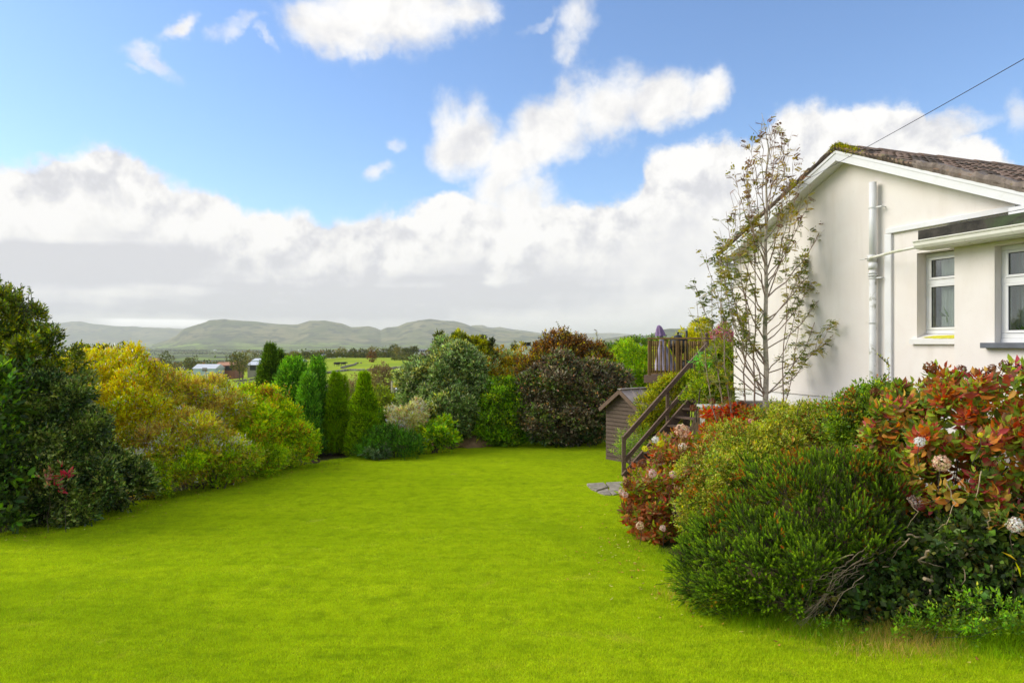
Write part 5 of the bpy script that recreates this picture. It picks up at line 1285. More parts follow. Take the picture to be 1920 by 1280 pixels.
# conifers: upright feathery sprays
def conifer(name, label, px, yb, yt, wpx, Yd, pal, n, shape_pow=.8, group=None, slen=.16, up=1.6, cat='conifer', double=None, low=.0, lean=0, llen=.05, seed=1):
    c = at(px, yb, Yd); z0 = hz(c.x, c.y); top = at(px, yt, Yd).z; H = top - z0; w = wpx / F * Yd / 2
    t = thing(name, label, cat, (c.x, c.y, z0), group)
    k = n; h = rng.uniform(low, 1, k) ** 1.1; th = rng.uniform(0, 6.283, k)
    keep_ = (np.sin(th) < .4) | (rng.uniform(size=k) < .4); h, th = h[keep_], th[keep_]; k = len(h)
    rad = w * (1 - h) ** shape_pow * np.minimum(1, .75 + h * 2.2) + .02
    pos = np.stack([c.x + lean * H * h + rad * np.cos(th), c.y + rad * np.sin(th), z0 + H * h * .985 + .04], -1)
    lump = 1 + .22 * sn(pos, seed, 1.5, 3); inn = 1 - np.abs(rng.normal(0, .14, k))
    pos[:, 0] = c.x + lean * H * h + rad * np.cos(th) * lump * inn; pos[:, 1] = c.y + rad * np.sin(th) * lump * inn
    N_ = np.stack([np.cos(th), np.sin(th), np.zeros(k)], -1)
    B, D, S, L, W2 = sprigs(pos, N_ * .8, 7, slen, llen, llen * .34, up, 28, .35)
    cc = palette(pal, B, seed * 7 + 3, .22, 1.6)
    cc = np.clip(cc * np.repeat(np.exp(rng.normal(0, .28, k)), 7)[:, None] * (1 + .25 * np.tile(np.linspace(-1, 1, 7), k))[:, None], .002, .85)
    me = leaf_mesh('foliage', B, D, S, L, W2, cc, 'rhomb'); TRI[0] += len(me.polygons)
    link('foliage', me, LEAF_MATT, t)['kind'] = 'stuff'
    # dense inner sprays so the heart is not hollow
    MB().tube([(c.x, c.y, z0 - .05), (c.x + lean * H * .5, c.y, z0 + H * .5), (c.x + lean * H * .92, c.y, z0 + H * .92)], [.06, .045, .01], 8).build('trunk', BARK, t)
    k2 = 900; hh = rng.uniform(.02, .93, k2); th2 = rng.uniform(0, 6.28, k2); r2 = w * (1 - hh) ** shape_pow * .62
    B2 = np.stack([c.x + lean * H * hh + r2 * np.cos(th2), c.y + r2 * np.sin(th2), z0 + H * hh], -1)
    link('inner_foliage', leaf_mesh('inner_foliage', B2, np.stack([np.cos(th2) * .2, np.sin(th2) * .2, np.ones(k2)], -1), np.stack([-np.sin(th2), np.cos(th2), np.zeros(k2)], -1), (w * .7 + .08) * (1 - hh) ** .8, (w * .3 + .04) * (1 - hh * .6), palette(pal[-2:], B2, 5, .2)), LEAF_MATT, t)['kind'] = 'stuff'
    return t
TH = [((.11, .19, .010), 4), ((.17, .26, .014), 3), ((.06, .11, .010), 2)]
DKC = [((.045, .085, .012), 4), ((.08, .13, .016), 3), ((.028, .05, .010), 2)]
FE = [((.075, .17, .022), 4), ((.12, .24, .03), 3), ((.04, .09, .018), 2)]
conifer('cone_conifer', 'dark cone-shaped conifer rising behind the lime shrub', 507, 860, 650, 92, 21.5, DKC, 4600, .75, seed=2, low=.25)
conifer('cone_conifer', 'small dark conifer tip just right of the dark cone-shaped conifer', 524, 860, 661, 50, 22.3, DKC, 2000, .8, seed=3, low=.4)
conifer('cone_conifer', 'dark double conifer tip above the feathery bright green conifer', 556, 860, 672, 56, 22.5, DKC, 2000, .8, seed=4, low=.4)
conifer('feathery_conifer', 'broad feathery bright green conifer behind the lime shrub', 550, 862, 684, 104, 20.2, FE, 6200, .55, slen=.26, seed=5, low=.15, llen=.07)
conifer('feathery_conifer', 'narrow blue-green conifer with drooping sprays beside the left thuja', 594, 862, 680, 46, 19.6, FE[::-1], 3800, .62, slen=.22, seed=6, llen=.06, lean=.01)
conifer('feathery_conifer', 'low bright green conifer leaning over the end of the lime shrub', 578, 862, 712, 50, 19.0, FE, 3000, .6, slen=.22, seed=8, llen=.06)
conifer('thuja', 'left one of the two clipped cone thujas at the lawn edge', 630, 858, 701, 52, 19.4, TH, 4800, .66, 'cone thujas standing at the lawn edge', .10, 1.0, 'thuja', seed=9, llen=.040)
conifer('thuja', 'slim second stem of thuja tight behind the left clipped thuja', 643, 858, 706, 34, 19.8, TH, 2000, .66, 'cone thujas standing at the lawn edge', .10, 1.0, 'thuja', seed=10, llen=.040)
conifer('thuja', 'right and widest of the two clipped cone thujas at the lawn edge', 683, 858, 701, 70, 19.0, TH, 6000, .68, 'cone thujas standing at the lawn edge', .10, 1.0, 'thuja', seed=12, llen=.040)
conifer('cone_conifer', 'yellow-green conifer spire with dark tip above the grey-leaved shrub', 824, 820, 630, 50, 23.2, [((.16, .15, .01), 3), ((.05, .06, .012), 4)], 1100, .8, seed=14, low=.45, slen=.2, llen=.08)
# the corner planting between thujas and the grey shrub
bush('juniper', 'low spreading dark green juniper at the lawn edge right of the thujas', 'juniper',
     [(735, 832, 18.8, 48, 24, .5), (700, 845, 18.6, 22, 16, .35), (765, 842, 18.6, 30, 14, .35)], [((.045, .11, .015), 4), ((.065, .15, .02), 3), ((.03, .06, .012), 3)], 2400, 7, .17, .05, .014, LEAF_MATT, 1.0, 25, 30, .35, stemn=6)
bush('grey_shrub', 'small grey-green sage bush under the right thuja', 'shrub',
     [(702, 850, 18.3, 24, 10, .25)], [((.11, .15, .08), 3), ((.07, .10, .04), 2)], 320, 7, .11, .05, .014, LEAF_MATT, .9, 35, 10, .4, stemn=3)
bush('dark_shrub', 'dark feathery shrub behind the juniper', 'shrub',
     [(722, 806, 20.4, 30, 26, .5)], DKC + FE[:1], 900, 7, .18, .05, .016, LEAF_MATT, 1.0, 28, 16, .4, stemn=5)
bush('variegated_pieris', 'cream and pink variegated shrub near the lawn corner', 'shrub',
     [(768, 780, 19.8, 26, 24, .4), (752, 800, 19.6, 20, 20, .35), (785, 800, 19.6, 18, 18, .35), (742, 780, 20, 14, 12, .3)], [((.48, .46, .16), 4), ((.42, .22, .14), 1.4), ((.20, .25, .06), 2), ((.60, .58, .36), 2)], 1000, 8, .12, .055, .022, LEAF, .7, 55, 20, .36, stemn=8)
bush('bright_green_shrub', 'bright green broad-leaved bush with one pale flower at the lawn corner', 'shrub',
     [(822, 812, 19.6, 24, 20, .4), (808, 825, 19.4, 18, 12, .3), (838, 826, 19.6, 16, 12, .3)], LG + LIME[:1], 520, 8, .16, .085, .04, LEAF, .6, 60, 14, .4, 'rhomb', stemn=6)
bush('yellow_green_shrub', 'yellow-green shrub between the right thuja and the pieris', 'shrub',
     [(722, 764, 23, 32, 24, .6), (705, 775, 23, 20, 24, .5), (745, 790, 22.6, 22, 26, .5)], [((.20, .24, .02), 3), ((.13, .18, .02), 3), ((.09, .11, .02), 2)], 1500, 8, .16, .055, .024, LEAF, .7, 55, 20, .36, stemn=8)
bush('pale_shrub', 'small pale yellow-green shrub glimpsed between the two thujas', 'shrub',
     [(659, 770, 22.6, 14, 22, .3)], [((.26, .27, .07), 3), ((.16, .2, .04), 2)], 260, 8, .14, .055, .024, LEAF, .7, 55, 8, .4, stemn=4)
bush('olive_shrub', 'olive-grey shrub behind the yellow-green shrub', 'shrub',
     [(700, 745, 26, 36, 20, .6), (745, 760, 26, 25, 16, .6)], OLV + GG[:1], 1200, 8, .16, .055, .024, LEAF, .7, 55, 16, .36, stemn=8)
bush('flowering_head', 'single white flower on the bright green bush', 'flower', [(800, 823, 19.15, 4, 4, .05)], [((.75, .68, .58), 1)], 30, 4, .02, .03, .02, LEAF, .2, 60, 6, .5, stemn=1, r0=.005, cname='petals')
GRS = [((.13, .18, .055), 4), ((.24, .29, .13), 2.6), ((.055, .08, .024), 3), ((.28, .29, .07), 1)]
bush('silver_leaved_shrub', 'large grey-green shrub in the left half of the far hedge', 'shrub',
     [(800, 725, 21.8, 40, 40, .8), (850, 715, 22.0, 52, 60, .9), (835, 770, 21.2, 60, 45, .8), (880, 770, 21.6, 45, 50, .8), (865, 810, 21.0, 20, 22, .4), (775, 745, 21.6, 22, 28, .5)], GRS, 8200, 8, .20, .085, .036, LEAF, .5, 58, 34, .28, skin=.2, stemn=16)
YC = [((.28, .27, .008), 4), ((.16, .17, .010), 3), ((.06, .075, .012), 3)]
bush('yellow_laurel', 'tall yellow-green laurel rising above the grey-leaved shrub', 'tree',
     [(868, 676, 23.4, 26, 32, .6), (850, 690, 23.6, 22, 30, .6), (892, 682, 23.4, 20, 30, .6), (865, 655, 23.4, 14, 14, .3), (890, 658, 23.4, 12, 14, .3), (840, 668, 23.6, 12, 20, .3)], YC, 3000, 8, .20, .085, .036, LEAF_GLOSS, 1.1, 48, 22, .34, stemn=10)
bush('dark_shoots', 'pair of dark leafy shoots standing above the hedge right of the yellow laurel', 'shrub',
     [(905, 645, 23.8, 6, 9, .15), (916, 648, 23.8, 6, 9, .15), (911, 672, 23.8, 12, 18, .3)], [((.03, .04, .015), 3), ((.06, .065, .015), 2)], 260, 8, .14, .08, .034, LEAF, 1.0, 50, 6, .5, stemn=4)
bush('orange_tinted_shrub', 'olive and orange shrub in the middle of the far hedge', 'shrub',
     [(920, 715, 23.0, 45, 34, .8), (960, 710, 23.6, 45, 32, .8), (1000, 720, 23.6, 36, 34, .8), (985, 745, 23.0, 40, 40, .8)], GOLD + GRS[:2], 4200, 8, .18, .07, .03, LEAF, .6, 55, 30, .3, stemn=14)
bush('green_shrub', 'fresh green layered shrub in the centre of the far hedge', 'shrub',
     [(940, 755, 21.4, 40, 34, .7), (925, 795, 21.2, 38, 34, .7), (975, 790, 21.4, 38, 34, .7), (950, 812, 21.2, 46, 18, .6)], [((.15, .26, .016), 4), ((.095, .17, .016), 3), ((.05, .085, .014), 3), ((.22, .30, .02), 1)], 5600, 8, .19, .062, .028, LEAF, .4, 60, 30, .28, skin=.18, stemn=12)
COP = [((.085, .070, .038), 4), ((.18, .155, .10), 2.5), ((.042, .038, .018), 3), ((.32, .16, .07), 1.0), ((.08, .11, .025), 4)]
bush('copper_tree', 'large purple-brown copper-leaved tree at the right end of the far hedge', 'tree',
     [(1070, 725, 21.8, 78, 52, 1.0), (1040, 765, 21.4, 62, 52, .9), (1105, 765, 21.4, 58, 55, .9), (1075, 800, 21.3, 62, 26, .8), (1130, 725, 21.8, 36, 36, .8), (1015, 715, 22, 34, 34, .8)], COP, 9500, 8, .22, .075, .040, LEAF_GLOSS, .5, 58, 30, .34, skin=.28, stemn=18, r0=.03)
COPT = [((.15, .070, .015), 3), ((.085, .050, .018), 3), ((.05, .035, .018), 3), ((.24, .17, .012), 2.5), ((.10, .11, .015), 1.5)]
bush('russet_tree', 'dark russet leafy shoots crowning the copper tree against the sky', 'tree',
     [(1050, 672, 22.2, 50, 20, .8), (1100, 688, 22.2, 46, 20, .8), (1020, 684, 22.2, 34, 22, .6), (1046, 648, 22.2, 24, 14, .4), (1075, 655, 22.2, 20, 12, .4), (1025, 655, 22.2, 12, 12, .3), (1110, 665, 22.2, 14, 12, .3)], COPT, 2300, 8, .26, .065, .034, LEAF, 1.5, 50, 24, .42, skin=.4, stemn=16)
def spray_tree(name, label, cat, specs, pal, ll, group=None):
    """thin shoots with small leaves strung along them: list of point lists (px, py, Y)"""
    base = at(*specs[0][0]); t = thing(name, label, cat, (base.x, base.y, hz(base.x, base.y)), group); sg = []; BB = []; DD = []
    for pts in specs:
        q = [at(*p) for p in pts]
        for a, b in zip(q[:-1], q[1:]): sg.append((a, b, .006, .004))
        tot = sum((b - a).length for a, b in zip(q[:-1], q[1:])); k = max(3, int(tot / (ll * .45)))
        for i_ in range(k):
            f = (i_ + random.random()) / k * (len(q) - 1); j_ = int(f); p = q[j_].lerp(q[min(j_ + 1, len(q) - 1)], f - j_)
            d = Vector((random.gauss(0, 1), random.gauss(0, 1), random.gauss(.3, .6))); BB.append(p); DD.append(d)
    BB = np.array(BB); DD = np.array(DD); n = len(BB)
    link('leaves', leaf_mesh('leaves', BB, DD, rdir(n), rng.uniform(.7, 1.3, n) * ll, ll * .5, palette(pal, BB, 2)), LEAF, t)['kind'] = 'stuff'; link('shoot', twig_mesh('shoot', sg, 4), BARK, t)
spray_tree('tree_shoot', 'long arching dark shoots on top of the copper tree', 'shoots',
     [[(1062, 665, 22.2), (1054, 630, 22.2), (1049, 615, 22.2), (1043, 602, 22.2)], [(1058, 660, 22.2), (1062, 630, 22.2), (1066, 612, 22.2)], [(1030, 665, 22.2), (1022, 640, 22.2), (1017, 620, 22.2)], [(1112, 680, 22.2), (1118, 650, 22.2), (1120, 632, 22.2), (1117, 618, 22.2)],
      [(1035, 650, 22.2), (1034, 630, 22.2), (1032, 614, 22.2)], [(1080, 660, 22.2), (1082, 640, 22.2), (1080, 624, 22.2)], [(1005, 680, 22.2), (998, 655, 22.2), (994, 640, 22.2)], [(1094, 670, 22.2), (1100, 650, 22.2), (1108, 640, 22.2)]]
      + [[(x, 678, 22.2), (x + random.uniform(-5, 5), 660, 22.2), (x + random.uniform(-12, 12), random.uniform(628, 655), 22.2 + random.uniform(-.3, .3))] for x in range(1000, 1130, 5)], COPT, .06)
for lab_, x0_, x1_, yb_, yt_, Y_, pal_ in (('upright leafy shoots above the golden shrub', 125, 300, 700, 672, 15.4, YO), ('thin leafy shoots sticking out of the tan shrub', 300, 440, 730, 700, 16.2, TAN), ('fresh green shoots above the lime shrub', 445, 545, 745, 718, 17.4, LIME),
        ('dark leafy shoots breaking the outline of the tall laurel', -60, 60, 620, 535, 12.5, DGT), ('shoots along the top of the silver-leaved shrub', 770, 890, 700, 668, 21.8, GRS), ('upright shoots above the yellow laurel', 835, 920, 675, 640, 23.4, YC), ('orange shoots above the middle of the far hedge', 920, 1010, 690, 664, 23.2, GOLD)):
    spray_tree('shrub_shoot', lab_, 'shoots', [[(x, yb_, Y_), (x + random.uniform(-5, 5), (yb_ * .55 + yt_ * .45), Y_), (x + random.uniform(-9, 9), yt_ + random.uniform(-8, 14) , Y_ + random.uniform(-.3, .3))] for x in np.arange(x0_, x1_, 6.5)], pal_, .055 if Y_ < 18 else .07)
spray_tree('shrub_shoot', 'long sprays of dark leaves on the right shoulder of the tall laurel', 'shoots', [[(60 + k * 9, 660 + k * 9, 12.2), (75 + k * 9, 640 + k * 11, 12.2), (88 + k * 8, 624 + k * 13, 12.2)] for k in range(5)] + [[(20 + k * 10, 620 + k * 8, 12.3), (34 + k * 10, 590 + k * 10, 12.3), (40 + k * 10, 568 + k * 12, 12.3)] for k in range(5)], DGT, .07)
bush('ivy_clump', 'dark broad-leaved plant at the foot of the copper tree', 'plant',
     [(1020, 818, 20.9, 26, 14, .3), (1090, 810, 21, 30, 14, .3), (1120, 795, 21, 20, 26, .3)], [((.03, .055, .016), 3), ((.06, .09, .03), 2)], 500, 7, .14, .10, .05, LEAF_GLOSS, .3, 65, 12, .4, stemn=5)
LB = [((.20, .32, .018), 4), ((.13, .22, .016), 3), ((.26, .34, .02), 2), ((.08, .13, .015), 2)]
bush('lime_bush', 'lime green bush between the copper tree and the deck', 'bush',
     [(1180, 690, 25, 34, 34, .9), (1170, 730, 25, 34, 30, .8), (1215, 700, 25.5, 30, 40, .8)], LB, 3800, 8, .20, .06, .028, LEAF, .8, 52, 30, .3, stemn=10)
bush('far_green_bush', 'darker green bush behind the lime bush by the deck', 'bush',
     [(1210, 665, 31, 40, 26, 1.2), (1160, 668, 32, 30, 18, 1.2), (1250, 690, 30, 40, 40, 1)], [((.07, .13, .016), 3), ((.05, .08, .014), 3), ((.13, .2, .02), 2)], 3000, 8, .24, .08, .036, LEAF, .7, 52, 26, .3, stemn=8)
bush('lime_bush', 'yellow-green foliage seen through the deck balusters', 'bush',
     [(1270, 680, 23, 40, 34, .8), (1310, 660, 23, 22, 26, .5), (1300, 700, 22.5, 40, 40, .6)], [((.36, .36, .012), 3), ((.24, .30, .015), 3), ((.12, .16, .015), 2)], 2600, 8, .18, .06, .028, LEAF, .8, 52, 24, .3, stemn=8)

for (px, py, Yd, w_, lb) in ((833, 818, 20.6, .45, 'bare brown earth bank at the foot of the silver-leaved shrub'), (888, 820, 20.9, .55, 'second bare earth bank left of the green layered shrub')):
    c = at(px, py, Yd); zg = hz(c.x, c.y); v = []; f = []
    for i_ in range(9):
        for j_ in range(14):
            ph_ = math.pi / 2 * i_ / 8; th_ = 2 * math.pi * j_ / 14; rr_ = w_ * (1 + .18 * math.sin(3 * th_ + i_) + .1 * math.sin(7 * th_ + 2 * i_))
            v.append((c.x + rr_ * math.cos(ph_) * math.cos(th_), c.y + rr_ * .7 * math.cos(ph_) * math.sin(th_), zg - .03 + .42 * math.sin(ph_) * (1 + .15 * math.sin(4 * th_))))
    for i_ in range(8):
        for j_ in range(14): f.append((i_ * 14 + j_, i_ * 14 + (j_ + 1) % 14, (i_ + 1) * 14 + (j_ + 1) % 14, (i_ + 1) * 14 + j_))
    tag(link('earth_bank', mesh_from(v, f, 'earth_bank', True), plain('bare_clay', (.26, .16, .075), .95, .35, 6, .8)), lb, 'earth bank')
# ---- around the steps and the deck
SH = [((.24, .24, .02), 4), ((.15, .19, .02), 3), ((.34, .27, .03), 1.5), ((.09, .12, .016), 2)]
bush('climbing_shrub', 'yellow-green small-leaved shrub growing behind the steps and over the shed roof', 'shrub',
     [(1250, 742, 18.0, 36, 28, .3), (1268, 716, 18.3, 22, 12, .2), (1222, 772, 17.6, 26, 26, .25), (1200, 796, 17.3, 16, 20, .2), (1285, 728, 18.1, 22, 22, .2), (1245, 790, 17.6, 26, 22, .3)], SH, 3200, 7, .14, .040, .020, LEAF, .7, 52, 30, .3, skin=.22, stemn=26, r0=.010)
FN = [((.16, .26, .03), 3), ((.22, .30, .05), 2), ((.09, .15, .02), 2)]
bush('fern', 'pale green fern at the foot of the steps beside the shed', 'fern',
     [(1185, 845, 16.9, 16, 22, .2), (1200, 832, 16.9, 14, 20, .2), (1165, 858, 16.9, 10, 10, .15)], FN, 220, 14, .30, .045, .012, LEAF, .9, 65, 8, .4, stemn=4)
bush('wall_shrub', 'bushy green shrub at the house corner behind the steps', 'shrub',
     [(1328, 705, 15.6, 20, 20, .3), (1350, 690, 15.4, 22, 24, .35), (1350, 725, 15.0, 26, 22, .35), (1318, 735, 15.4, 26, 16, .3), (1296, 716, 17.9, 14, 10, .15), (1355, 662, 15.6, 10, 12, .2)], [((.16, .22, .02), 3), ((.24, .27, .025), 2), ((.08, .12, .016), 3)], 3600, 8, .15, .045, .022, LEAF, .6, 55, 28, .3, skin=.2, stemn=24, r0=.01)
bush('fern', 'curled bright green fern frond arching in the shrub by the house corner', 'fern',
     [(1318, 676, 15.0, 12, 6, .1), (1330, 684, 15.0, 8, 8, .08)], [((.10, .36, .05), 3), ((.16, .42, .07), 1)], 34, 12, .16, .045, .014, LEAF, .3, 60, 5, .5, stemn=2)
bush('pink_flower_basket', 'pink flowering plant above the deck screen by the house corner', 'plant',
     [(1358, 622, 16.2, 16, 10, .18), (1345, 632, 16.2, 14, 7, .15), (1368, 634, 16.2, 12, 8, .15)], [((.55, .10, .16), 3), ((.60, .22, .24), 1.5), ((.20, .26, .05), 3)], 300, 7, .10, .04, .026, LEAF, .4, 60, 10, .4, stemn=5)
bush('yellow_plant', 'yellow spiky flowers standing behind the deck railing', 'plant',
     [(1278, 622, 19.2, 2.2, 9, .03), (1266, 631, 19.2, 3, 4, .04)], [((.60, .50, .02), 1)], 36, 6, .06, .04, .02, LEAF, 1.0, 40, 3, .5, stemn=3)
bush('yellow_bush', 'yellow-leaved bush above the right end of the deck railing', 'bush',
     [(1308, 622, 18.9, 14, 14, .25), (1318, 612, 18.9, 8, 10, .2), (1297, 632, 18.9, 10, 5, .2)], [((.42, .38, .015), 3), ((.28, .28, .02), 2)], 420, 7, .12, .05, .024, LEAF, .7, 55, 10, .4, stemn=5)

# ================================================================ THE BED ON THE RIGHT
HYC = [((.22, .055, .028), 2.4), ((.29, .115, .030), 2.8), ((.12, .17, .022), 3.5), ((.19, .24, .035), 3), ((.14, .075, .035), 2.4), ((.20, .040, .040), 1.0), ((.07, .11, .02), 2.4), ((.30, .20, .05), 1)]
leaf_protos = {}
def leaf_proto(key, col, m):
    if key not in leaf_protos:
        me = leaf_mesh('leaf', np.zeros((1, 3)), np.array([[0, 1., 0]]), np.array([[1., 0, 0]]), 1.0, .56, np.array([col]), 'broad', .16, .30)
        me.materials.append(m); leaf_protos[key] = me
    return leaf_protos[key]
def hydrangea(label, blobs, pal, n, ll, seed, n_obj, heads, group=None, floor=None, sub=22):
    B_ = []
    for (px, py, Yd, rx, rz, ry) in blobs:
        c = at(px, py, Yd); B_.append(((c.x, c.y, c.z), (rx / F * Yd, ry, rz / F * Yd)))
    cx = np.mean([b[0][0] for b in B_]); cyy = np.mean([b[0][1] for b in B_]); base = Vector((cx, cyy, hz(cx, cyy)))
    t = thing('hydrangea', label, 'hydrangea', base, group)
    P_, N_ = shell(B_, n, sub, .34, lambda x, y: height(x, y) + .05, .22)
    N2 = nrm(N_ * .8 + np.array([0, -.1, .75]) + rng.normal(size=N_.shape) * .25)
    per = 7; a = nrm(np.cross(N2, rdir(n))); b = np.cross(N2, a)
    ph = np.arange(per) * 2.4 + rng.uniform(0, 6.28, (n, 1)) + rng.normal(0, .2, (n, per)); tilt = np.radians(np.linspace(95, 55, per)[None] + rng.normal(0, 12, (n, per)))
    ra = a[:, None] * np.cos(ph)[..., None] + b[:, None] * np.sin(ph)[..., None]
    D = N2[:, None] * np.cos(tilt)[..., None] + ra * np.sin(tilt)[..., None]
    B = P_[:, None] - N2[:, None] * (np.linspace(.10, 0, per)[None, :, None]) + ra * .012
    S = np.cross(D, N2[:, None]) + rng.normal(size=(n, per, 3)) * .22
    L = ll * rng.uniform(.6, 1.15, (n, per)) * np.linspace(1.05, .7, per)[None]
    rc = palette(pal, P_, seed, .0, .7); cc = palette(pal, B.reshape(-1, 3), seed, .15, 1.1)
    rc, cc = rc * 1.2, cc * 1.2
    cc = np.where(rng.uniform(size=(n * per, 1)) < .5, np.repeat(rc, per, 0) * rng.normal(1, .14, (n * per, 1)), cc).clip(.004, .9)
    B, D, S, L = B.reshape(-1, 3), D.reshape(-1, 3), S.reshape(-1, 3), L.ravel()
    # the leaves that show largest become parts
    score = B[:, 1] - (N_.repeat(per, 0)[:, 1] < -.1) * 1.2 - (N_.repeat(per, 0)[:, 2] > .2) * .5 + rng.uniform(0, .35, len(B))
    o_ = np.argsort(score); sel = o_[:n_obj]; rest = o_[n_obj:]
    for i_ in sel:
        ci = int(np.argmin([np.abs(np.array(p[0]) * GAIN * 1.2 - cc[i_]).sum() for p in pal])); vk = random.randrange(3)
        me = leaf_proto((seed, ci, vk), np.array(pal[ci][0]) * GAIN * 1.2 * (.75, 1.0, 1.25)[vk], LEAF)
        d = Vector(nrm(D[i_])); s_v = Vector(S[i_]); s_v = (s_v - d * s_v.dot(d)).normalized(); nn = d.cross(s_v) * 1
        Mx = Matrix((s_v, d, s_v.cross(d))).transposed().to_4x4() @ Matrix.Scale(L[i_], 4); Mx.translation = Vector(B[i_])
        o = link('leaf', me, None, t); o.matrix_basis = Mx
    me = leaf_mesh('inner_leaves', B[rest], D[rest], S[rest], L[rest], L[rest] * .56, cc[rest], 'broad', .16, .30); TRI[0] += len(me.polygons) + n_obj * 8
    link('inner_leaves', me, LEAF, t)['kind'] = 'stuff'
    sg = stems(B_, base, 34, .011, 7)
    link('stems', twig_mesh('stems', sg, 5), BARK, t)['kind'] = 'stuff'
    for (px, py, Yd, r_px, col, lab) in heads:
        c = np.array(at(px, py, Yd)); r = r_px / F * Yd; k = 150; d = rdir(k)
        PB = c + d * r * rng.uniform(.7, 1, (k, 1)); ta = nrm(np.cross(d, rdir(k)))
        o = link('flower_head', leaf_mesh('flower_head', PB - ta * r * .16, ta + d * .25, np.cross(ta, d), r * .36, r * .34, palette([(col, 4), (tuple(x * .6 for x in col), 2)], PB, 3, .15), 'rhomb', .1, .1), LEAF_MATT, t)
        if lab: o['label'] = lab
        q_ = Vector(c); MB().tube([q_, q_ + Vector((random.uniform(-.03, .03), .03, -.12)), q_ + Vector((random.uniform(-.06, .06), .08, -.3))], .004, 5).build('flower_stalk', BARK, o)
    return t
WHf, PKf, TNf, BRf, YLf = (.72, .66, .56), (.60, .38, .34), (.50, .34, .24), (.14, .06, .03), (.62, .60, .06)
hydrangea('large hydrangea with red and green autumn leaves in front of the bungalow windows',
    [(1700, 800, 8.3, 75, 75, .45), (1690, 765, 8.5, 46, 46, .35), (1790, 800, 8.3, 90, 75, .3), (1790, 775, 7.9, 75, 70, .45), (1880, 765, 7.5, 75, 75, .45), (1770, 880, 7.6, 80, 80, .45), (1860, 880, 7.3, 80, 90, .45), (1940, 840, 7.2, 70, 110, .4), (1720, 900, 8.1, 60, 70, .4), (1900, 960, 7.1, 75, 60, .35)],
    HYC, 1050, .140, 21, 300,
    [(1725, 828, 7.15, 10, WHf, 'creamy white flower head'), (1765, 868, 6.95, 16, TNf, 'large faded pink-tan flower head'), (1718, 939, 7.3, 13, PKf, 'dusty pink flower head'), (1903, 984, 6.6, 15, (.66, .50, .42), 'pale pink flower head low at the edge of the picture'), (1838, 815, 6.9, 5, YLf, 'small yellow flower head'),
     (1897, 677, 7.3, 5, YLf, None), (1745, 690, 7.9, 13, BRf, 'dried brown flower head'), (1773, 700, 7.9, 10, BRf, None), (1802, 694, 7.8, 10, BRf, None), (1850, 700, 7.6, 11, BRf, None), (1885, 686, 7.4, 12, BRf, None), (1860, 690, 7.5, 8, BRf, None), (1912, 690, 7.3, 11, BRf, None), (1640, 735, 8.6, 9, BRf, None), (1690, 722, 8.4, 8, BRf, None)])
HYL = [((.19, .065, .026), 3), ((.17, .095, .040), 3.5), ((.11, .15, .020), 3.5), ((.28, .12, .03), 2), ((.18, .23, .02), 2.5), ((.26, .04, .02), .6), ((.30, .20, .12), 1)]
hydrangea('reddish-brown hydrangea spilling over the lawn edge at the foot of the steps',
    [(1225, 930, 11.0, 62, 60, .5), (1275, 870, 11.4, 62, 55, .5), (1215, 985, 10.5, 45, 34, .4), (1290, 960, 10.6, 70, 60, .5), (1250, 850, 11.6, 40, 34, .4), (1200, 940, 10.9, 36, 55, .4)],
    HYL, 720, .125, 22, 220,
    [(1229, 824, 11.0, 7, WHf, 'white flower head'), (1239, 831, 10.95, 7, YLf, 'lemon yellow flower head'), (1209, 841, 11.0, 6, YLf, None), (1280, 837, 10.85, 8, (.70, .52, .36), 'cream and pink flower head'), (1223, 887, 10.35, 8, PKf, 'pink and white flower head'), (1262, 889, 10.4, 7, PKf, None),
     (1279, 808, 11.2, 14, TNf, 'large dried tan flower head'), (1165, 922, 10.5, 6, PKf, None), (1172, 927, 10.4, 6, PKf, None), (1200, 985, 9.95, 8, TNf, None), (1243, 990, 9.9, 6, PKf, None), (1180, 955, 10.3, 8, BRf, None), (1205, 868, 10.8, 9, BRf, None), (1240, 860, 10.7, 8, BRf, None), (1175, 905, 10.5, 9, BRf, None), (1255, 915, 10.2, 7, BRf, None)])
HYR = [((.34, .05, .018), 3), ((.26, .10, .03), 3), ((.16, .07, .035), 2.5), ((.15, .17, .02), 2)]
hydrangea('red-leaved hydrangea further back beside the grey planter and the rowan',
    [(1345, 812, 12.3, 34, 30, .35), (1375, 788, 12.2, 50, 32, .4), (1345, 830, 11.8, 55, 34, .4), (1420, 785, 11.8, 36, 22, .3)],
    HYR, 480, .12, 23, 120, [(1335, 752, 12.2, 7, BRf, None), (1362, 748, 12.2, 6, BRf, None), (1390, 757, 12.0, 7, BRf, None), (1300, 765, 12.3, 7, BRf, None), (1408, 790, 11.4, 6, (.62, .28, .26), 'small pink flower head')])
RS = [((.23, .24, .035), 4), ((.16, .20, .028), 3), ((.34, .26, .07), 1.6), ((.10, .14, .02), 3), ((.34, .14, .04), .5)]
bush('rose_bush', 'tangled yellow-green small-leaved shrub between the hydrangeas and the heather', 'shrub',
     [(1400, 850, 9.9, 85, 50, .5), (1480, 810, 10.2, 80, 40, .5), (1350, 910, 9.6, 60, 55, .45), (1430, 900, 9.4, 80, 50, .45), (1330, 970, 9.5, 46, 50, .4), (1540, 800, 10.0, 40, 30, .4), (1480, 790, 10.6, 40, 28, .4)], RS, 7200, 7, .13, .036, .020, LEAF, .5, 58, 40, .26, skin=.2, stemn=60, r0=.006, bark=DEADWOOD)
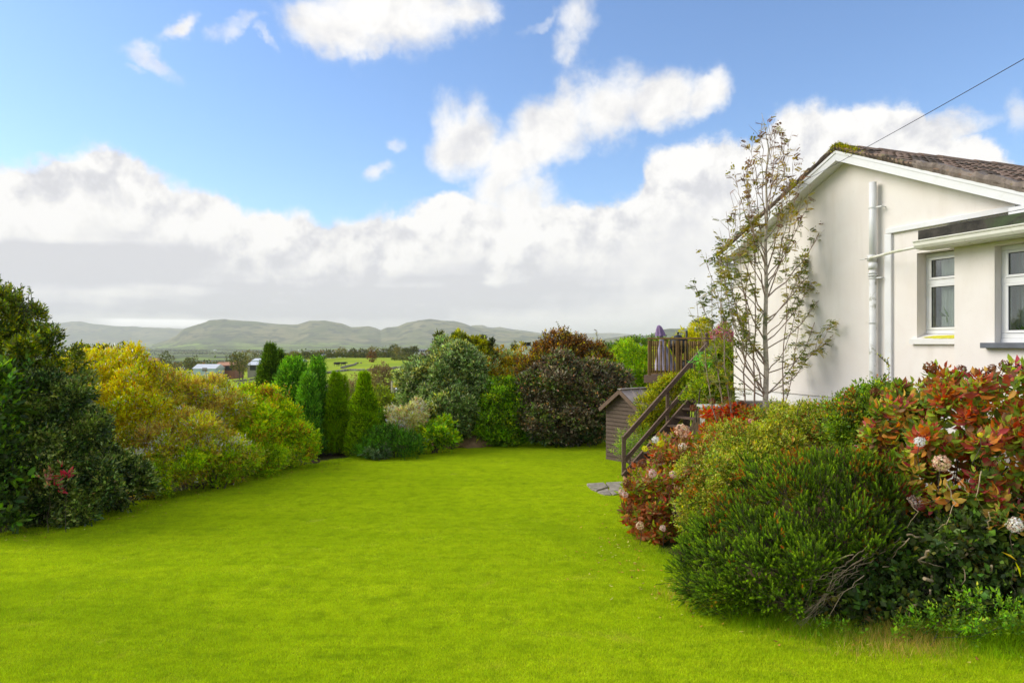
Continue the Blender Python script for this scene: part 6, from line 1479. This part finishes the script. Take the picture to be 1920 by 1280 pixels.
bush('green_bush', 'dark and light green bush against the white wall below the downpipe', 'bush',
     [(1620, 775, 9.0, 60, 32, .35), (1660, 800, 8.8, 60, 50, .4), (1590, 810, 9.0, 45, 36, .35), (1650, 740, 9.0, 34, 14, .25)], [((.10, .16, .02), 3), ((.16, .22, .025), 3), ((.06, .085, .018), 3), ((.28, .11, .03), .6)], 3400, 7, .13, .040, .022, LEAF, .6, 56, 28, .3, skin=.22, stemn=26, r0=.006)
spray_tree('bare_sprigs', 'thin bare and sparse-leaved twigs poking up in front of the white plinth', 'twigs',
     [[(1500, 800, 9.9), (1495, 770, 9.9), (1505, 750, 9.9)], [(1520, 800, 9.8), (1515, 765, 9.8)], [(1560, 800, 9.6), (1548, 765, 9.6), (1556, 750, 9.6)], [(1575, 800, 9.4), (1560, 775, 9.4)], [(1600, 790, 9.2), (1590, 760, 9.2)], [(1665, 740, 8.9), (1667, 690, 8.9), (1664, 672, 8.9)], [(1667, 684, 8.9), (1656, 674, 8.9), (1646, 664, 8.9)], [(1550, 775, 9.6), (1538, 758, 9.6)], [(1630, 740, 8.9), (1620, 725, 8.9)]], RS, .04)

# heather
HT = [((.075, .135, .012), 4), ((.11, .18, .015), 3), ((.045, .085, .010), 2.5)]
HB = [((.22, .085, .014), 3), ((.28, .14, .016), 1.5), ((.12, .055, .014), 2)]
def heather():
    bl = [(1498, 950, 7.9, 150, 84, .75), (1392, 1045, 7.5, 110, 90, .65), (1590, 905, 7.9, 84, 54, .6), (1440, 1070, 7.1, 120, 80, .5), (1330, 1060, 7.6, 62, 80, .5), (1550, 990, 7.4, 110, 60, .5), (1620, 940, 7.7, 60, 50, .45)]
    B_ = []
    for (px, py, Yd, rx, rz, ry) in bl:
        c = at(px, py, Yd); B_.append(((c.x, c.y, c.z), (rx / F * Yd, ry, rz / F * Yd)))
    base = at(1600, 1120, 7.5); base.z = hz(base.x, base.y)
    t = thing('heather_bush', 'big rounded green heather bush with rusty spent flowers at the lawn edge', 'heather bush', base)
    nt_ = 1150; PT, NT = shell(B_, nt_, 60, .20, lambda x, y: height(x, y) + .08, .10)
    lean = nrm(PT - np.array(base)); dT = nrm(NT * .50 + lean * .50 + np.array([-.12, -.1, .55]) + rng.normal(size=(nt_, 3)) * .12)
    kk = 8; n = nt_ * kk; per = 24
    off_ = rng.normal(size=(n, 3)) * .046; d0 = np.repeat(dT, kk, 0)
    off_ = off_ - d0 * np.sum(off_ * d0, -1, keepdims=True) * .4
    P_ = np.repeat(PT, kk, 0) + off_; N_ = np.repeat(NT, kk, 0); d = nrm(d0 + off_ * 4.5 + rng.normal(size=(n, 3)) * .08)
    a = nrm(np.cross(d, rdir(n))); b = np.cross(d, a); tt = (np.arange(per) + .5) / per
    ph = np.arange(per) * 2.4 + rng.uniform(0, 6.28, (n, 1)); ra = a[:, None] * np.cos(ph)[..., None] + b[:, None] * np.sin(ph)[..., None]
    sl = .088 * rng.uniform(.6, 1.25, (n, 1)); B = P_[:, None] + d[:, None] * (tt * sl)[..., None]
    th = np.radians(66 - 34 * tt)[None]; D = d[:, None] * np.cos(th)[..., None] + ra * np.sin(th)[..., None]
    S = np.cross(D, d[:, None]); L = .023 * rng.uniform(.7, 1.2, (n, per)) * (1 - .25 * tt)[None]
    col = palette(HT, P_, 4, .12, 1.2); pb = sn(P_, 61, 1.1, 3) + .55 * (P_[:, 2] - 1.2) + .22 * (P_[:, 0] - 3.0) + rng.normal(0, .16, n)
    isb = pb > .56; colb = palette(HB, P_, 5, .2, 2)
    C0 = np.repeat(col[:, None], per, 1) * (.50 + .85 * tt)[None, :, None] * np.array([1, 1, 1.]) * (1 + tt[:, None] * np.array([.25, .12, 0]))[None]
    C1 = np.repeat(colb[:, None], per, 1); use = isb[:, None] & (tt > .35)[None] & (tt < .9)[None]
    Cc = np.where(use[..., None], C1, C0) * rng.normal(1, .1, (n, per, 1))
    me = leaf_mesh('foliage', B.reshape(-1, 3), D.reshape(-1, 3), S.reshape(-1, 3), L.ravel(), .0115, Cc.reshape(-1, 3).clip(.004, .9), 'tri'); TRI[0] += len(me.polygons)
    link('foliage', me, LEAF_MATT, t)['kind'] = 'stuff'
    sg = [(tuple(P_[i_] - d[i_] * .10), tuple(P_[i_] + d[i_] * .10), .0028, .0018) for i_ in range(0, n, 3)]
    sg += stems(B_, base, 70, .016, 8)
    link('stems', twig_mesh('stems', sg, 3), BARK, t)['kind'] = 'stuff'
heather()
# pale bare branches fanning down under the heather and hydrangea
def branches(label, lists, r0, Yd, seed, sub=3):
    r = random.Random(seed); p0 = at(*lists[0][0], Yd); t = thing('bare_branches', label, 'branches', (p0.x, p0.y, hz(p0.x, p0.y))); 
    for pts in lists:
        q = [at(px, py, Yd + .28 * math.sin(i_ * 1.3 + px * .05)) for i_, (px, py) in enumerate(pts)]
        fine = []
        for i_ in range(len(q) - 1):
            for k in range(5):
                f = k / 5; p = q[i_].lerp(q[i_ + 1], f); fine.append(p + Vector((r.gauss(0, .008), r.gauss(0, .01), r.gauss(0, .008))))
        fine.append(q[-1]); n = len(fine); rr = r0 * r.uniform(.5, 1.1)
        mb = MB(); mb.tube(fine, [rr * (1 - .72 * i_ / (n - 1)) for i_ in range(n)], 6)
        for _ in range(sub):
            i_ = r.randrange(n // 3, n - 1); d = (fine[i_ + 1] - fine[i_]).normalized(); sp_ = [fine[i_]]; dd_ = (d + Vector((r.gauss(0, .5), r.gauss(0, .4), r.gauss(0, .5)))).normalized()
            for _k in range(5): dd_ = (dd_ + Vector((r.gauss(0, .18), r.gauss(0, .15), r.gauss(-.03, .18)))).normalized(); sp_.append(sp_[-1] + dd_ * r.uniform(.03, .07))
            mb.tube(sp_, [rr * .42 * (1 - .16 * k) for k in range(6)], 5)
        mb.build('branch', DEADWOOD, t, True)
branches('pale bare heather branches fanning down to the lawn edge', [[(1690, 1005), (1660, 1030), (1625, 1060), (1585, 1085), (1545, 1115), (1500, 1170)], [(1680, 1040), (1640, 1055), (1600, 1085), (1560, 1110), (1530, 1125)], [(1655, 985), (1640, 995), (1615, 1030), (1610, 1060), (1570, 1090)],
    [(1690, 1060), (1650, 1065), (1610, 1075), (1580, 1080)], [(1700, 1010), (1650, 1045), (1610, 1100), (1560, 1130), (1520, 1160), (1490, 1188)], [(1645, 1075), (1600, 1100), (1560, 1120), (1520, 1140), (1470, 1165)], [(1640, 1050), (1600, 1065), (1560, 1080), (1520, 1085)],
    [(1630, 1020), (1595, 1050), (1560, 1070), (1520, 1095)], [(1600, 1040), (1560, 1050), (1510, 1062)], [(1620, 1080), (1580, 1110), (1550, 1160), (1510, 1195)]] + [[(x + random.gauss(0, 7), y + random.gauss(0, 8)) for x, y in ((1670 + dx, 1020), (1630 + dx, 1055), (1590 + dx * .6, 1085), (1550 + dx * .4, 1112), (1505, 1150 + abs(dx)))] for dx in (-34, -22, -10, 2, 14, 26, 36)], .0052, 6.95, 3, 5)
branches('knobbly cut grey branches under the large hydrangea', [[(1800, 1050), (1765, 1068), (1730, 1070), (1690, 1062), (1655, 1062)], [(1790, 1070), (1760, 1075), (1735, 1080)], [(1750, 1080), (1740, 1110), (1715, 1122), (1680, 1125)], [(1735, 1085), (1770, 1095), (1800, 1105), (1830, 1110)], [(1745, 1030), (1725, 1050), (1760, 1070)],
    [(1720, 1130), (1700, 1145), (1692, 1165)], [(1745, 1105), (1735, 1140), (1745, 1160)], [(1830, 1020), (1800, 1050), (1810, 1080)], [(1860, 1060), (1850, 1085), (1870, 1100)], [(1760, 1040), (1800, 1030), (1850, 1035), (1900, 1020)], [(1700, 1000), (1740, 1010), (1790, 1020), (1850, 1010)]], .018, 6.95, 5, 2)
branches('long bare hydrangea stems arching through the leaves', [[(1775, 905), (1790, 940), (1775, 980), (1740, 1000)], [(1765, 870), (1800, 900), (1815, 930)], [(1855, 960), (1850, 990), (1880, 1010), (1870, 1030)], [(1700, 930), (1720, 960), (1700, 990)], [(1840, 880), (1830, 930), (1850, 970)], [(1900, 1000), (1870, 1020), (1820, 1040)]], .007, 6.9, 7, 1)
IV = [((.034, .060, .012), 4), ((.065, .105, .018), 3), ((.045, .060, .020), 3), ((.14, .12, .03), .6)]
bush('ivy', 'dark ivy and weeds filling the shade under the large hydrangea', 'ivy',
     [(1700, 1060, 7.4, 110, 70, .4), (1820, 1040, 7.2, 110, 80, .4), (1640, 1130, 7.1, 110, 40, .3), (1760, 1130, 7.0, 120, 42, .3), (1880, 1110, 6.9, 90, 50, .3), (1560, 1150, 7.2, 90, 30, .3), (1930, 1010, 7.3, 70, 80, .4), (1450, 1160, 7.3, 70, 20, .3)],
     IV, 2800, 6, .14, .06, .046, LEAF, .2, 70, 30, .3, skin=.25, stemn=12, r0=.006)
bush('weed_clump', 'light green leafy weeds growing out of the bed edge at the bottom right', 'weeds',
     [(1800, 1158, 6.45, 36, 24, .15), (1850, 1148, 6.4, 34, 28, .15), (1745, 1168, 6.5, 28, 16, .12), (1890, 1172, 6.3, 32, 18, .12), (1560, 1190, 6.6, 45, 14, .1), (1690, 1180, 6.55, 40, 14, .1)], [((.12, .22, .02), 3), ((.08, .15, .02), 2), ((.20, .27, .03), .6)], 240, 8, .13, .034, .018, LEAF, .9, 55, 14, .4, stemn=10, r0=.004)
bush('yellow_leaf_spray', 'single long yellow leaf blade at the right edge of the picture', 'plant', [(1908, 1045, 6.5, 8, 4, .03)], [((.50, .38, .02), 1)], 2, 2, .05, .16, .03, LEAF, -.1, 80, 3, .5, stemn=1, r0=.004, cname='leaf_blade')

# rowan sapling
def rowan():
    r = random.Random(12); Y0 = 12.0; base = at(1436, 790, Y0); base.z = hz(base.x, base.y)
    t = thing('rowan_tree', 'slender young rowan tree with sparse autumn leaves in front of the white gable', 'tree', base)
    tr = [(1436, 860, 0), (1435, 760, 0), (1437, 690, .02), (1434, 620, 0), (1437, 540, -.03), (1435, 460, 0), (1438, 400, .02), (1436, 330, 0), (1441, 280, .02), (1434, 236, 0), (1428, 212, 0)]
    q = [at(x, y, Y0 + dz) for x, y, dz in tr]; rad = [.055, .048, .043, .038, .033, .027, .021, .015, .010, .005, .003]
    MB().tube(q, rad, 10).build('trunk', BARK_PALE, t, True)
    sg = []; tips = []
    def grow(a, b, r0, bow, n=7, jit=.018):
        ps = [a]; 
        for k in range(1, n + 1):
            f = k / n; p = a.lerp(b, f) + Vector(bow) * math.sin(math.pi * f) + Vector((r.gauss(0, jit), r.gauss(0, jit), r.gauss(0, jit)))
            ps.append(p); sg.append((ps[-2], p, r0 * (1 - .8 * (k - 1) / n), r0 * (1 - .8 * f)))
        return ps
    def tr_at(y):
        for (x0, y0, d0), (x1, y1, d1) in zip(tr[:-1], tr[1:]):
            if y0 >= y >= y1: f = (y0 - y) / (y0 - y1); return at(x0 + (x1 - x0) * f, y, Y0 + d0)
        return q[-1]
    L_ = lambda y: np.interp(y, [215, 250, 300, 380, 440, 500, 560, 600, 660, 720], [1430, 1415, 1392, 1368, 1350, 1318, 1300, 1290, 1310, 1370])
    R_ = lambda y: np.interp(y, [215, 250, 300, 380, 440, 500, 560, 600, 660, 720], [1440, 1475, 1500, 1540, 1545, 1548, 1575, 1592, 1530, 1480])
    mains = []
    keys = [(700, 1590, 592), (655, 1555, 515), (560, 1562, 362), (600, 1552, 415), (520, 1520, 345), (735, 1325, 470), (745, 1292, 580), (690, 1350, 455), (640, 1360, 400), (740, 1560, 600), (610, 1520, 440), (450, 1490, 300), (420, 1465, 255), (400, 1410, 268), (470, 1380, 330), (500, 1395, 330), (380, 1480, 262), (330, 1450, 222)]
    for (ys, xe, ye) in keys: mains.append((tr_at(ys), xe, ye))
    for _ in range(26):
        ys = r.uniform(400, 750); ye = max(228, ys - r.uniform(120, 290)); s = r.choice((-1, 1)); xe = (1436 + (L_(ye) - 1436) * r.uniform(.5, 1.08)) if s < 0 else (1436 + (R_(ye) - 1436) * r.uniform(.5, 1.08)); mains.append((tr_at(ys), xe, ye))
    for xb, xe, ye in ((1385, 1350, 480), (1392, 1400, 430), (1420, 1412, 380), (1462, 1475, 470), (1455, 1500, 560), (1380, 1330, 520), (1378, 1310, 560)):   # slim stems rising from the base
        b0 = at(xb, 790, Y0 + .1); b0.z = hz(b0.x, b0.y) - .05; mains.append((b0, xe, ye))
    for (a, xe, ye) in mains:
        dz = r.uniform(-.75, .75) * .8; e = at(xe, ye, Y0 + dz) ; ln = (e - a).length
        ps = grow(a, e, .005 + .0036 * ln, (0 + (e.x - a.x) * .12, 0, -.07 * ln), 9)
        tips += [(p, (ps[-1] - ps[0]).normalized()) for p in ps[-3:]]
        for _ in range(int(4 + ln * 4.0)):
            i_ = r.randrange(3, 9); d = (ps[i_ + 1 if i_ < 9 else 9] - ps[i_ - 1]).normalized()
            dd = (d + Vector((r.gauss(0, .45), r.gauss(0, .45), r.uniform(-.1, .5)))).normalized(); l = r.uniform(.12, .40)
            p2 = grow(ps[i_], ps[i_] + dd * l, .0045, (0, 0, .02), 3, .006)
            tips += [(p, dd) for p in p2[1:]]
    link('branches', twig_mesh('branches', sg, 4), plain('rowan_twig', (.38, .28, .21), .85, .3, 12), t)['kind'] = 'stuff'
    B, D, S, L, cc = [], [], [], [], []
    pal_lo = [(.10, .13, .018), (.16, .17, .02), (.075, .095, .02), (.20, .17, .02)]; pal_hi = [(.24, .17, .015), (.13, .07, .035), (.28, .22, .02), (.10, .06, .03), (.16, .15, .02)]
    for (p, d) in tips:
        z = p.z; hi = min(1, max(0, (z - 4.3) / 1.6))
        if r.random() < .22 + .30 * hi: continue
        for _ in range(r.choice((1, 1, 2))):
            ax = (d * .4 + Vector((r.gauss(0, .7), r.gauss(0, .7), r.gauss(.05, .35)))).normalized(); sdv = ax.cross(Vector((0, 0, 1)) + Vector((r.gauss(0, .3), r.gauss(0, .3), 0))).normalized()
            l = r.uniform(.08, .15); c = r.choice(pal_hi if r.random() < hi else pal_lo); v = r.uniform(.7, 1.3)
            for k in range(1, 6):
                f = k / 5.5; pos = p + ax * l * f + Vector((0, 0, -.03 * f * f))
                for s in (-1, 1):
                    B.append(pos); D.append(sdv * s + ax * .45 + Vector((0, 0, -.25))); S.append(ax + Vector((0, 0, .2))); L.append(.052 * (1 - .3 * abs(f - .5))); cc.append([x * v for x in c])
            B.append(p + ax * l); D.append(ax); S.append(sdv); L.append(.036); cc.append([x * v for x in c])
    me = leaf_mesh('leaves', np.array(B), np.array(D), np.array(S), np.array(L), np.array(L) * .42, np.array(cc) * 2.1); TRI[0] += len(me.polygons)
    link('leaves', me, LEAF, t)['kind'] = 'stuff'
rowan()

# ================================================================ GRASS
def blades(name, n, half, hmin, hmax, w, lean):
    B = np.stack([rng.uniform(-half, half, n), rng.uniform(-half, half, n), np.full(n, -.005)], -1)
    D = np.stack([rng.normal(0, lean, n), rng.normal(0, lean, n), np.ones(n)], -1); v = rng.normal(1.38, .25, (n, 1)).clip(.6, 2.0)
    cc = np.concatenate([v * rng.normal(1.0, .06, (n, 1)), v, v], 1)
    me = leaf_mesh(name, B, D, rdir(n) * np.array([1, 1, .1]), rng.uniform(hmin, hmax, n), w, cc.clip(0, 2), 'tri'); me.materials.append(BLADE)
    return me
protos = [bpy.data.objects.new('grass_patch', blades('grass_patch', 1700, .22, .016, .034, .0050, .5)) for _ in range(3)]
pcol = bpy.data.collections.new('grass_patches')
for p_ in protos: pcol.objects.link(p_)
gm = lawn_me.copy(); go = link('grass', gm, None); gm.materials.clear(); gm.materials.append(BLADE); tag(go, kind='stuff')
gn = bpy.data.node_groups.new('grass_scatter', 'GeometryNodeTree')
gn.interface.new_socket('Geometry', in_out='INPUT', socket_type='NodeSocketGeometry'); gn.interface.new_socket('Geometry', in_out='OUTPUT', socket_type='NodeSocketGeometry')
gi, go_ = gn.nodes.new('NodeGroupInput'), gn.nodes.new('NodeGroupOutput')
di = gn.nodes.new('GeometryNodeDistributePointsOnFaces'); di.inputs['Density'].default_value = 30.0; di.inputs['Seed'].default_value = 4
ci = gn.nodes.new('GeometryNodeCollectionInfo'); ci.inputs['Collection'].default_value = pcol; ci.inputs['Separate Children'].default_value = True
ip = gn.nodes.new('GeometryNodeInstanceOnPoints'); ip.inputs['Pick Instance'].default_value = True
rv = gn.nodes.new('FunctionNodeRandomValue'); rv.data_type = 'FLOAT_VECTOR'; rv.inputs[0].default_value = (0, 0, 0); rv.inputs[1].default_value = (0, 0, 6.283)
er_ = gn.nodes.new('FunctionNodeEulerToRotation')
gn.links.new(gi.outputs[0], di.inputs['Mesh']); gn.links.new(di.outputs['Points'], ip.inputs['Points']); gn.links.new(ci.outputs[0], ip.inputs['Instance'])
gn.links.new(rv.outputs[0], er_.inputs[0]); gn.links.new(er_.outputs[0], ip.inputs['Rotation']); gn.links.new(ip.outputs[0], go_.inputs[0])
md = go.modifiers.new('scatter', 'NODES'); md.node_group = gn

# longer grass and litter along the bed edges
def edge_grass(name, n, path, wid, hmin, hmax, pal, w=.006, per=6):
    P_ = np.array([[*(( (px - 960) / F * Yd, Yd))] for px, Yd in path]); seg = np.linalg.norm(np.diff(P_, axis=0), axis=1); cum = np.r_[0, np.cumsum(seg)]
    t = rng.uniform(0, cum[-1], n); x = np.interp(t, cum, P_[:, 0]) + rng.normal(0, wid, n); y = np.interp(t, cum, P_[:, 1]) + rng.normal(0, wid, n)
    x = np.repeat(x, per) + rng.normal(0, .03, n * per); y = np.repeat(y, per) + rng.normal(0, .03, n * per); k = n * per
    B = np.stack([x, y, height(x, y)], -1); D = np.stack([rng.normal(0, .5, k), rng.normal(0, .5, k), np.ones(k)], -1)
    o = link(name, leaf_mesh(name, B, D, rdir(k) * np.array([1, 1, .1]), rng.uniform(hmin, hmax, k), w, palette(pal, B, 9, .2, .6), 'tri'), LEAF_MATT); o['kind'] = 'stuff'; TRI[0] += k
GP = [((.17, .26, .015), 4), ((.10, .17, .012), 3), ((.30, .27, .05), 1)]
edge_grass('long_grass', 5200, [(1300, 7.9), (1400, 7.0), (1560, 6.6), (1750, 6.45), (1930, 6.25), (2050, 6.2)], .22, .05, .16, GP + [((.34, .26, .08), 2)])
edge_grass('long_grass', 2600, [(1150, 11.2), (1190, 10.2), (1270, 8.9), (1320, 7.8)], .14, .03, .09, GP)
edge_grass('long_grass', 5200, [(-80, 10.2), (60, 10.9), (180, 12.0), (300, 13.6), (430, 15.2), (560, 17.0), (690, 18.8), (800, 21.0), (900, 22.2), (1140, 23.0)], .20, .04, .12, GP[:2] + [((.05, .08, .012), 3)])
edge_grass('long_grass', 1500, [(1140, 17.6), (1170, 16.4), (1180, 14.9), (1165, 13.0), (1160, 11.5)], .12, .03, .09, GP)
# fallen leaves on the grass
fn_ = 620; fy = rng.uniform(5.5, 22, fn_) ; fx = np.interp(fy, edge_r[:, 0], edge_r[:, 1]) - np.abs(rng.normal(0, .5, fn_)) - .1; lf = rng.uniform(size=fn_) < .45
fx = np.where(lf, np.interp(fy, edge_l[:, 0], edge_l[:, 1]) + np.abs(rng.normal(0, .5, fn_)) + .25, fx)
Bf = np.stack([fx, fy, h_near(fx, fy) + .055], -1); Df = np.stack([rng.normal(size=fn_), rng.normal(size=fn_), rng.normal(0, .15, fn_)], -1)
fo = link('fallen_leaves', leaf_mesh('fallen_leaves', Bf, Df, np.cross(Df, np.array([0, 0, 1.0])) , rng.uniform(.03, .06, fn_), .025, palette([((.34, .20, .05), 2), ((.40, .34, .10), 2), ((.20, .08, .03), 1)], Bf, 4)), LEAF_MATT); fo['kind'] = 'stuff'
print('tris', TRI[0])
